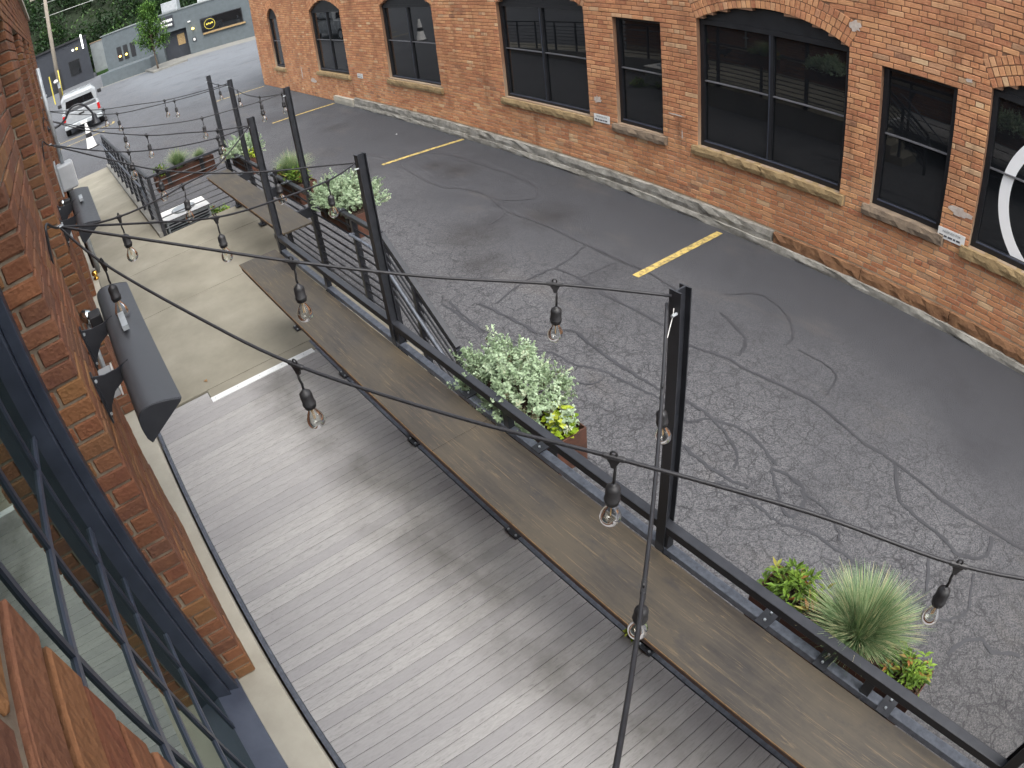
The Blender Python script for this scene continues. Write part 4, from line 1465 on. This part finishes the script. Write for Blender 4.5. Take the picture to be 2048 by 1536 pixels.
def grass_mesh(seed, R_, H_, n):
    rn = random.Random(seed)
    mb = MB()
    for i in range(n):
        a = rn.uniform(0, 2 * PI)
        r0 = rn.uniform(0, .07)
        lean = rn.uniform(.05, 1.0) ** .8 * (1 + .22 * math.cos(a + 1.2)) * (1 + .12 * math.sin(5 * a))
        L = H_ * rn.uniform(.5, 1.05)
        if rn.random() < .03:
            L *= 1.25
        w0 = rn.uniform(.0018, .0032)
        a += rn.uniform(-.5, .5)
        out = Vector((math.cos(a), math.sin(a), 0))
        sd_ = Vector((-out.y, out.x, 0))
        p = Vector((r0 * math.cos(a), r0 * math.sin(a), 0))
        vs, fs = [], []
        tone = rn.uniform(.1, .8)
        if rn.random() < .10:
            tone = rn.uniform(.8, 1)
        for k in range(5):
            u = k / 4
            reach = R_ * lean * (u ** 1.5)
            q = p + out * reach + Vector((0, 0, L * (u - .42 * lean * u * u)))
            ww = w0 * (1 - u * .85)
            vs += [q + sd_ * ww, q - sd_ * ww]
        for k in range(4):
            fs.append((2 * k, 2 * k + 1, 2 * k + 3, 2 * k + 2))
        mb.add(vs, fs, max(.001, tone))
        if rn.random() < .14:
            mb.a[-1] = .98
    return mb.mesh('foliage', 'leaf_grass')


def leafy_mesh(seed, rx, ry, rz, n, L0, mat, spread=.0, width=.42):
    rn = random.Random(seed)
    mb = MB()
    st = MB()
    for i in range(n):
        d = rdir(rn, .55)
        k = rn.uniform(.35, 1.0)
        p = Vector((d.x * rx * k, d.y * ry * k, max(.0, d.z) * rz * k + .005))
        ax = (Vector((d.x, d.y, .55)) + rdir(rn) * .5).normalized()
        m_ = rn.randrange(3, 6)
        tone = rn.uniform(.05, .8)
        if rn.random() < .12:
            tone = rn.uniform(.85, 1)
        for j in range(m_):
            side = rdir(rn)
            dd = (ax * .5 + side).normalized()
            if dd.z < -.2:
                dd.z *= -.3
            leaf(mb, p + rdir(rn) * .008, dd, Vector((0, 0, 1)), L0 * rn.uniform(.6, 1.15), L0 * width * rn.uniform(.8, 1.2), tone + rn.uniform(-.12, .12), .18)
    return mb.mesh('foliage', mat)


def stem_mesh(seed, rx, ry, rz, n, mat='bark'):
    rn = random.Random(seed)
    mb = MB()
    for i in range(n):
        d = rdir(rn, .5)
        e = Vector((d.x * rx, d.y * ry, abs(d.z) * rz)) * .8
        mb.tube([(e.x * .2, e.y * .2, -.02), e * .6, e], [.004, .003, .0015], 5)
    return mb.mesh('stems', mat)


def plant(name, loc, meshes, label, group, sc=1.0, rz=0.0):
    P_ = empty(name, loc, label, 'plant', group, rz)
    P_.scale = (sc, sc, sc)
    for me in meshes:
        o = link(me.name.split('.')[0], me, P_)
        o.name = me.name.split('.')[0]
        o['kind'] = 'stuff'
    return P_


silA = silver_mesh(11, .55, .30, .38, 520)
silStem = stem_mesh(12, .36, .2, .26, 60)
silB = silver_mesh(21, .38, .24, .30, 330)
grA = grass_mesh(31, .27, .40, 3000)
grB = grass_mesh(32, .30, .42, 1300)
lfA = leafy_mesh(41, .20, .14, .16, 95, .06, 'leaf_green', width=.3)
lfB = leafy_mesh(42, .16, .13, .13, 70, .055, 'leaf_green', width=.3)
lime = leafy_mesh(51, .14, .11, .11, 40, .042, 'leaf_lime', width=.85)
lfStem = stem_mesh(43, .18, .13, .13, 40)
PG = 'plants in the rail planters'
# planter 1: silver plant in front
planter((2.87, -1.955, 1.40), 1.02, .25, .26, 'near rusty planter spilling over with the big silver plant', 0, (-.5, .2))
plant('silver_plant', (2.92, -1.98, 1.37), [silA, silStem], 'large silver-leaved plant in the near rusty planter', PG)
plant('sweet_potato_vine', (2.50, -2.0, 1.38), [lime], 'bright lime yellow vine at the end of the silver plant', PG)
plant('silver_plant', (2.58, -1.80, 1.40), [silB], 'small silver sprigs poking through the rail onto the counter', PG, .3)
plant('silver_plant', (2.88, -1.78, 1.42), [silB], 'little grey-green sprig between the rail tubes', PG, .26, 1.0)
# planter 2: ornamental grass between two leafy plants
planter((.41, -1.935, 1.40), .99, .25, .26, 'rusty planter with ornamental grass at the lower right', 0, (.33, -.02, -.4))
plant('ornamental_grass', (.34, -1.95, 1.37), [grA], 'rounded tuft of blue-green ornamental grass, lower right planter', PG)
plant('leafy_plant', (.74, -1.96, 1.38), [lfA, lfStem], 'green leafy plant left of the grass tuft', PG)
plant('leafy_plant', (.03, -1.98, 1.38), [lfB, lfStem], 'green leafy plant right of the grass tuft', PG)
# outer rail planters
planter((6.70, -2.63, 1.54), .95, .26, .26, 'rusty planter with silver plants by the stair rail', 0, (-.3, .3))
plant('silver_plant', (6.62, -2.66, 1.54), [silA, silStem], 'pale silver plant in the planter by the stair rail', PG, .92, .6)
plant('silver_plant', (7.0, -2.6, 1.54), [silB], 'second silver plant in the planter by the stair rail', PG, .8, 2.2)
planter((8.28, -2.63, 1.54), .95, .26, .26, 'rusty planter with grass behind the light post', 0, (-.3, .3))
plant('ornamental_grass', (8.32, -2.64, 1.52), [grB], 'green grass tuft in the middle outer planter', PG, .95)
plant('leafy_plant', (8.05, -2.60, 1.53), [lfA, lfStem], 'leafy plant at the foot of the middle grass tuft', PG, 1.0, 1.0)
plant('leafy_plant', (8.62, -2.62, 1.53), [lfB], 'leafy plant behind the middle grass tuft', PG, 1.0, 2.0)
planter((10.4, -2.63, 1.54), .95, .26, .26, 'rusty planter at the far platform corner', 0, (-.3, .3))
plant('silver_plant', (10.5, -2.63, 1.53), [silB, silStem], 'silver plant in the far corner planter', PG, 1.0, 1.3)
plant('sweet_potato_vine', (10.0, -2.62, 1.54), [lime], 'lime yellow vine in the far corner planter', PG, 1.0, 2.0)
planter((11.35, -1.76, 1.50), 1.05, .25, .26, 'long rusty planter on the far end rail', PI / 2, (-.3, .3))
plant('ornamental_grass', (11.36, -1.70, 1.48), [grB], 'green grass tuft in the planter on the far end rail', PG, .9, .7)
plant('ornamental_grass', (11.36, -2.08, 1.48), [grB], 'smaller grass tuft at the right of the far end planter', PG, .55, 2.7)
plant('leafy_plant', (11.36, -1.38, 1.49), [lfA], 'leafy plant at the left of the far end planter', PG, 1.0, .4)
wd_me = leafy_mesh(61, .05, .03, .06, 16, .035, 'leaf_lime', width=.5)
plant('weed_sprout', (1.52, -1.672, D + .006), [wd_me], 'tiny green weed sprouting from the deck edge beam', None)
for i, (x, y, s_) in enumerate(((11.9, -2.1, 1.6), (12.5, -2.35, 2.0), (11.7, -1.3, 1.3))):
    plant('weed', (x, y, 0), [lfB, lfStem], ('low weed behind the end rail, in the middle', 'low weed behind the end rail, at the right', 'low weed behind the end rail, beside the ramp kerb')[i], 'weeds behind the end rail', s_, i)

# condenser unit down behind the end rail
cu = empty('condenser_unit', (12.15, -1.68, 0), 'white metal condenser unit on the asphalt behind the end rail', 'air conditioner')
MB().box(-.34, .34, -.42, .42, .05, .52).build('casing', 'galv', cu, bevel=.015)
MB().box(-.36, .36, -.44, .44, .521, .55).build('top_panel', 'white_paint', cu, bevel=.012)
for k in range(8):
    MB().box(-.352, -.341, -.38, .38, .1 + k * .05, .125 + k * .05).build('louvre', 'black_steel', cu)
MB().lathe([(.0, .0), (.22, .0), (.23, .02), (.2, .03), (0, .03)], 20, (0, 0, .55)).build('fan_guard', 'galv', cu, smooth=True)

# ================================================================== FARTHER OUT: pickup, car, cone, buildings, pole, wood
def wheel(parent, x, y, z, r, w_):
    wv = MB().tube([(x, y - w_ / 2, z), (x, y - w_ / 2 + .03, z), (x, y + w_ / 2 - .03, z), (x, y + w_ / 2, z)], [r * .93, r, r, r * .93], 20).build('wheel', 'tyre', parent, smooth=False)
    MB().tube([(x, y - w_ / 2 - .004, z), (x, y + w_ / 2 + .004, z)], r * .6, 16).build('rim', 'galv', wv)
    return wv


def section_body(mb, secs):
    """loft of (x, half width, z0, z1, top half width)"""
    rings = []
    for x, hw, z0, z1, tw in secs:
        rings.append([(x, -hw * .96, z0), (x, -hw, z0 + (z1 - z0) * .35), (x, -hw * .99, z0 + (z1 - z0) * .75), (x, -tw, z1), (x, tw, z1), (x, hw * .99, z0 + (z1 - z0) * .75), (x, hw, z0 + (z1 - z0) * .35), (x, hw * .96, z0)])
    vs = [p for r in rings for p in r]
    fs = []
    for i in range(len(rings) - 1):
        for k in range(8):
            j = (k + 1) % 8
            fs.append((i * 8 + k, i * 8 + j, (i + 1) * 8 + j, (i + 1) * 8 + k))
    fs.append(tuple(range(8)))
    fs.append(tuple((len(rings) - 1) * 8 + k for k in range(7, -1, -1)))
    return mb.add(vs, fs)


TK = empty('pickup_truck', (32.6, -1.05, 0), 'white pickup truck parked with its tailgate towards the deck', 'pickup truck', rz=math.radians(-3))
section_body(MB(), [(0, .92, .48, 1.12, .90), (.1, .96, .45, 1.13, .93), (1.9, .98, .42, 1.13, .94), (1.95, .98, .42, 1.1, .94), (3.8, .98, .42, 1.12, .92), (5.2, .96, .45, 1.08, .86), (5.5, .88, .5, .95, .76)]).build('body', 'car_white', TK, bevel=.02)
MB().box(.06, 1.85, -.80, .80, 1.08, 1.131).build('bed_floor', 'black_plastic', TK)
section_body(MB(), [(1.93, .92, 1.1, 1.72, .72), (2.1, .92, 1.1, 1.86, .74), (3.4, .92, 1.1, 1.88, .74), (4.1, .92, 1.1, 1.18, .84)]).build('cab', 'car_white', TK, bevel=.03)
MB().add([(1.905, -.74, 1.2), (1.905, .74, 1.2), (1.94, .66, 1.68), (1.94, -.66, 1.68)], [(0, 1, 2, 3)]).build('rear_window', 'car_glass', TK)
for s_ in (-1, 1):
    MB().add([(2.15, s_ * .93, 1.2), (3.75, s_ * .93, 1.2), (3.3, s_ * .80, 1.76), (2.2, s_ * .80, 1.76)], [(0, 1, 2, 3)]).build('side_window', 'car_glass', TK)
    MB().box(-.012, .12, min(s_ * .80, s_ * .93), max(s_ * .80, s_ * .93), .78, 1.08).build('taillight', 'red_lens', TK, bevel=.01)
    MB().box(3.55, 3.75, min(s_ * .99, s_ * 1.2), max(s_ * .99, s_ * 1.2), 1.22, 1.42).build('mirror', 'black_plastic', TK, bevel=.03)
    for x in (1.05, 4.5):
        wheel(TK, x, s_ * .86, .37, .37, .24)
MB().box(-.015, .0, -.78, .78, .62, 1.09).build('tailgate', 'car_white', TK, bevel=.006)
MB().box(-.03, -.016, -.14, .14, .88, .95).build('tailgate_handle', 'black_plastic', TK)
MB().box(-.15, .02, -.95, .95, .40, .58).build('rear_bumper', 'galv', TK, bevel=.03)
MB().box(-.158, -.151, -.16, .16, .42, .54).build('number_plate', 'white_paint', TK)
CA = empty('parked_car', (37.5, 1.55, 0), 'grey parked car partly hidden behind the brick wall corner', 'car', rz=math.radians(4))
section_body(MB(), [(0, .8, .4, .95, .74), (.3, .88, .3, 1.0, .8), (2.2, .9, .28, 1.0, .82), (3.9, .88, .3, .92, .78), (4.4, .78, .38, .78, .68)]).build('body', 'car_grey', CA, bevel=.03)
section_body(MB(), [(.5, .8, .98, 1.05, .68), (1.0, .8, .98, 1.42, .6), (2.3, .8, .98, 1.45, .6), (3.2, .8, .96, 1.0, .7)]).build('cabin', 'car_glass', CA, bevel=.02)
MB().box(1.0, 2.3, -.6, .6, 1.445, 1.47).build('roof', 'car_grey', CA, bevel=.01)
for s_ in (-1, 1):
    MB().box(-.01, .15, min(s_ * .5, s_ * .78), max(s_ * .5, s_ * .78), .68, .85).build('taillight', 'red_lens', CA)
    for x in (.85, 3.5):
        wheel(CA, x, s_ * .8, .31, .31, .2)
MB().box(-.08, .05, -.75, .75, .36, .5).build('rear_bumper', 'car_grey', CA, bevel=.02)

cn = empty('traffic_cone', (27.05, -.92, 0), 'tall white cone standing on the asphalt by the ramp foot', 'cone', rz=.3)
MB().lathe([(.0, 1.0), (.045, 1.0), (.05, .97), (.2, .06), (.21, .04)], 18).build('cone_body', 'white_paint', cn, smooth=True)
MB().box(-.24, .24, -.24, .24, 0, .04).build('base', 'black_plastic', cn, bevel=.01)
MB().lathe([(.112, .62), (.114, .6), (.139, .45), (.138, .445)], 18).build('band', 'black_plastic', cn, smooth=True)

# grey bar building across the lot (local +x runs to the right along its front)
P0, P1 = Vector((54.5, -11.1, 0)), Vector((52.5, -16.0, 0))
u_ = (P1 - P0).normalized()
ang = math.atan2(u_.y, u_.x)
GB = empty('grey_building', P0, 'low grey painted bar building with a sign across the parking lot', 'building', rz=ang)
# local y: +y = left of +x ... front faces the camera side
fs_ = -1.0                                                  # front is towards -X world
nrm = Vector((-u_.y, u_.x, 0))
FRONT = 1 if nrm.dot(Vector((-1, 0, 0))) > 0 else -1


def gbox(x0, x1, y0, y1, z0, z1):                           # y measured outwards from the front
    a, b = sorted((FRONT * y0, FRONT * y1))
    return MB().box(x0, x1, a, b, z0, z1)


gbox(-6.8, -1.95, -9, 0, 0, 3.85).build('wall', 'far_grey', GB)
gbox(-1.95, .1, -9, -.5, 0, 3.85).build('wall', 'far_grey', GB)
gbox(-1.95, .1, -.5, 0, 2.3, 3.85).build('wall', 'far_grey', GB)
gbox(.1, 12, -9, 0, 0, 3.85).build('wall', 'far_grey', GB)
gbox(-6.9, 12.1, -9, .06, 3.851, 3.93).build('parapet_cap', 'far_grey_light', GB)
wv = gbox(1.3, 4.6, .002, .05, 1.4, 2.6).build('window', 'win_black', GB)
gbox(1.36, 4.54, .051, .056, 1.46, 2.54).build('pane', 'glass_dark', wv)
gbox(1.36, 4.75, .02, .16, 1.25, 1.395).build('sill', 'stone_tan', wv)
rg_ = MB()
for i in range(24):
    a, b = 2 * PI * i / 24, 2 * PI * (i + 1) / 24
    rg_.bar((2.0 + .42 * math.cos(a), FRONT * .062, 2.0 + .42 * math.sin(a)), (2.0 + .42 * math.cos(b), FRONT * .062, 2.0 + .42 * math.sin(b)), .03, .03)
rg_.build('round_sign', 'yellow_guard', wv)
for k, (xa, xb, zz) in enumerate(((1.72, 1.84, 2.02), (1.87, 1.97, 2.05), (2.0, 2.1, 2.02), (2.13, 2.27, 2.06))):
    gbox(xa, xb, .058, .066, zz - .07, zz + .07).build('lettering', 'yellow_guard', wv)
dv = gbox(-1.9, .05, -.49, -.45, 0, 2.29).build('doorway', 'far_dark', GB)
gbox(-.8, -.2, -.449, -.43, 1.0, 1.9).build('door_window', 'stone_tan', dv)
sg = gbox(-1.85, -.75, .002, .06, 2.65, 3.65).build('sign_board', 'far_dark', GB)
rn = random.Random(8)
for row_, (zz, hh) in enumerate(((3.28, .22), (2.9, .18))):
    xx = -1.76
    while xx < -.9:
        ww = rn.uniform(.08, .14)
        gbox(xx, xx + ww, .061, .068, zz - hh / 2 + rn.uniform(-.03, .02), zz + hh / 2).build('lettering', 'white_paint', sg)
        xx += ww + .035
wv = None
for i, x in enumerate((-5.75, -5.2, -4.6)):
    w_ = gbox(x, x + .38, .002, .03, 1.35, 2.55).build('window', 'win_black', GB)
    if i < 2:
        MB().lathe([(0, .09), (.08, .05), (.1, 0), (.08, -.05), (0, -.09)], 10, (x + .2, FRONT * .1, 1.75)).build('lamp', ('lamp_orange', 'lamp_yellow')[i], w_, smooth=True)
lw = gbox(.6, .72, .001, .1, 1.95, 2.1).build('wall_lamp', 'black_plastic', GB)
MB().lathe([(0, .1), (.09, .05), (.11, 0), (.09, -.06), (0, -.09)], 10, (.66, FRONT * .17, 2.02)).build('bulb', 'lamp_yellow', lw, smooth=True)
gbox(.35, .55, .001, .12, 2.62, 2.72).build('flood_light', 'white_paint', GB)
gbox(.45, .75, .001, .04, .95, 1.3).build('notice_frame', 'far_dark', GB)
gbox(.52, .68, .041, .048, 1.02, 1.22).build('notice', 'white_paint', GB)
gbox(-6.7, -2.6, .02, 2.6, 0, .95).build('porch_wall', 'far_grey', GB)
ac = empty('rooftop_unit', GB.location + Vector((0, 0, 3.94)), 'pale metal rooftop unit above the bar sign', 'air conditioner', rz=ang)
gbox(-1.6, -.3, -1.6, -.3, 0, .85).build('casing', 'galv', ac, bevel=.03)
gbox(-1.45, -.45, -.299, -.285, .1, .7).build('grille', 'grey_paint', ac)
ac2 = empty('rooftop_vent', GB.location + Vector((0, 0, 3.94)), 'small white rooftop vent right of the rooftop unit', 'vent', rz=ang)
gbox(1.3, 2.1, -1.0, -.4, 0, .25).build('casing', 'white_paint', ac2, bevel=.03)
gbox(1.35, 2.05, -.399, -.39, .05, .2).build('grille', 'galv', ac2)

LWALL = empty('block_wall', (74, -7.6, 0), 'pale grey block wall left of the grey bar', 'wall')
MB().box(0, .3, 0, 2.7, .3, 3.5).build('wall', 'far_grey_light', LWALL)
MB().box(-.05, .35, -.05, 2.75, 3.501, 3.6).build('cap', 'stone_grey', LWALL)
MB().box(-1.2, .0, 0, 2.7, 0, .3).build('grass_bank', 'leaf_tree', LWALL)
DB = empty('dark_building', (72, -4.5, 0), 'black building with a white light tube at the lot corner', 'building')
MB().box(0, 8, 0, 12, 0, 4.5).build('wall', 'far_dark', DB)
MB().box(-.2, 8, -.1, 12, 4.501, 4.7).build('roof_edge', 'win_black', DB)
w_ = MB().box(-.04, -.001, 1.1, 2.3, 1.0, 2.6).build('window', 'win_black', DB)
MB().box(-.05, -.041, 1.15, 2.25, 1.05, 2.55).build('pane', 'glass_dark', w_)
MB().box(-.04, -.001, 3.2, 4.3, 0, 2.3).build('door', 'win_black', DB)
tb = empty('light_tube', (71.75, -4.02, 3.4), 'white vertical light tube on the black building', 'lamp')
MB().tube([(0, 0, 0), (0, 0, 1.5)], .075, 10).build('tube', 'lamp_white', tb)
MB().box(-.03, .24, -.05, .05, .7, .8).build('bracket', 'black_steel', tb)
for i, y in enumerate((-3.35, -2.95)):
    lp_ = empty('wall_lamp', (71.9, y, 3.62), ('yellow', 'white')[i] + ' glowing lamp high on the black building', 'lamp', 'lamps on the black building')
    MB().lathe([(0, .12), (.1, .06), (.12, 0), (.1, -.06), (0, -.12)], 10).build('globe', ('lamp_yellow', 'lamp_white')[i], lp_, smooth=True)
    MB().box(.0, .1, -.04, .04, -.03, .03).build('arm', 'black_steel', lp_)

UP = empty('utility_pole', (59, -.62, 0), 'weathered wooden utility pole behind the white pickup', 'utility pole')
MB().tube([(0, 0, 0), (0, -.2, 5), (0, -.45, 11)], [.19, .17, .14], 14).build('pole', 'pole_wood', UP, smooth=True)
MB().tube([(-.18, -.12, .1), (-.16, -.2, 2.6)], .045, 8).build('guy_guard', 'yellow_guard', UP, smooth=True)
MB().box(-.3, -.18, -.12, .12, 1.1, 1.6).build('meter', 'galv', UP)
MB().box(-.06, .06, -1.5, .9, 9.2, 9.35).build('crossarm', 'pole_wood', UP)
MB().lathe([(0, .2), (.16, .14), (.22, .02), (.18, -.08), (.05, -.12)], 16, (-.4, .18, 1.72)).build('globe_lamp', 'white_paint', UP, smooth=True)
MB().tube([(-.4, .18, 1.6), (-.1, .05, 1.45)], .03, 8).build('lamp_arm', 'black_steel', UP)
yb_ = MB().tube([(58, .05, 0), (58, .02, 2.4)], .05, 8).build('marker_post', 'yellow_guard', None)
tag(yb_, 'thin yellow marker post left of the utility pole', 'post')
for i, (z0, z1, y1) in enumerate(((8.6, 9.2, -30), (7.4, 8.4, -30))):
    c_ = [(59 + k * 1.2, -.62 + (y1 + .62) * k / 12, z0 + (z1 - z0) * k / 12 - 1.6 * (k / 12) * (1 - k / 12)) for k in range(13)]
    tag(MB().tube(c_, .022, 5).build('power_line', 'wire_white', None), ('upper', 'lower')[i] + ' thin power line crossing in front of the wooded hill', 'cable', 'power lines')

# small street tree in front of the bar
TR = empty('street_tree', (50.2, -7.75, .12), 'slender young street tree in front of the grey bar', 'tree')
MB().tube(spline([(0, 0, 0), (.05, .02, 1.2), (-.03, .05, 2.4), (.0, 0, 3.8), (0, 0, 4.9)], 3), [.07 - .0042 * k for k in range(13)], 8).build('trunk', 'bark', TR, smooth=True)
rn = random.Random(77)
lim = MB()
crown = MB()
for i in range(46):
    h = rn.uniform(1.5, 4.7)
    a = rn.uniform(0, 2 * PI)
    R_ = (1.25 * (1 - ((h - 2.6) / 2.7) ** 2) + .15) * rn.uniform(.5, 1)
    e = Vector((math.cos(a) * R_, math.sin(a) * R_, h + .35))
    lim.tube([(0, 0, h - .25), e * .5 + Vector((0, 0, (h - .1) * .5)), e], [.022, .014, .006], 5)
    for k in range(110):
        p = e * rn.uniform(.3, 1.0)
        p.z = h + .35 * rn.uniform(.2, 1) + rn.uniform(-.25, .25)
        p += rdir(rn) * rn.uniform(.02, .3)
        leaf(crown, p, rdir(rn, -.1), Vector((0, 0, 1)), rn.uniform(.13, .22), rn.uniform(.08, .12), rn.uniform(.05, .95), .2)
lim.build('limbs', 'bark', TR)
link('crown', crown.mesh('crown', 'leaf_tree'), TR)

# wooded hillside
vs, fs = [], []
rn = random.Random(3)
NX, NY = 22, 40
def hz(x, y):
    return max(0, (x - 80)) * .62 + 1.2 * math.sin(x * .21 + y * .13) + 1.0 * math.sin(y * .31)
for i in range(NX + 1):
    for j in range(NY + 1):
        x = 80 + 70 * i / NX
        y = -75 + 130 * j / NY
        vs.append((x, y, max(-.3, hz(x, y)) if i else -.4))
for i in range(NX):
    for j in range(NY):
        a = i * (NY + 1) + j
        fs.append((a, a + 1, a + NY + 2, a + NY + 1))
struct(MB().add(vs, fs).build('hillside', 'hill_soil', None))
wood = MB()
for i in range(980):
    x = 80.5 + 46 * (rn.random() ** 1.2)
    y = rn.uniform(-48, 34)
    z = hz(x, y)
    R_ = rn.uniform(1.3, 2.6)
    tone = rn.uniform(.1, .7)
    for k in range(75):
        d = rdir(rn, .3)
        p = Vector((x, y, z + R_ * .6)) + Vector((d.x * R_, d.y * R_, d.z * R_ * 1.1)) * rn.uniform(.6, 1.0)
        leaf(wood, p, rdir(rn, -.15), Vector((0, 0, 1)), rn.uniform(.35, .7), rn.uniform(.22, .42), tone + rn.uniform(-.25, .3), .2)
stuff(link('woodland', wood.mesh('woodland', 'leaf_far')))
bpy.data.objects['woodland']['label'] = 'dense dark green wooded hillside behind the lot'

# dry leaves and scraps lying about
for i, (x, y, z, lb) in enumerate(((6.2, -.52, D, 'dry brown leaf on the concrete beside the white threshold strip'), (13.6, -6.9, .002, 'pale scrap of litter on the asphalt near the brick building'))):
    mb = MB()
    leaf(mb, Vector((0, 0, .004)), Vector((1, .4, .05)), Vector((0, 0, 1)), .075, .045, .95, .15)
    o = mb.build('fallen_leaf', ('ply_edge', 'white_strip')[i], None, fix=False)
    o.location = (x, y, z)
    tag(o, lb, 'leaf' if i == 0 else 'litter')
bpy.data.objects['fallen_leaf.001'].name = 'litter_scrap'

nh = empty('wall_hook', (-.1, WY, 3.36), 'screw hook on the near pier just below the camera', 'hook', 'string light hooks on the wall')
MB().tube(spline([(0, .002, 0), (0, -.02, .004), (0, -.036, -.004), (.004, -.042, -.012)], 4), .0055, 8).build('rod', 'black_steel', nh, smooth=True)
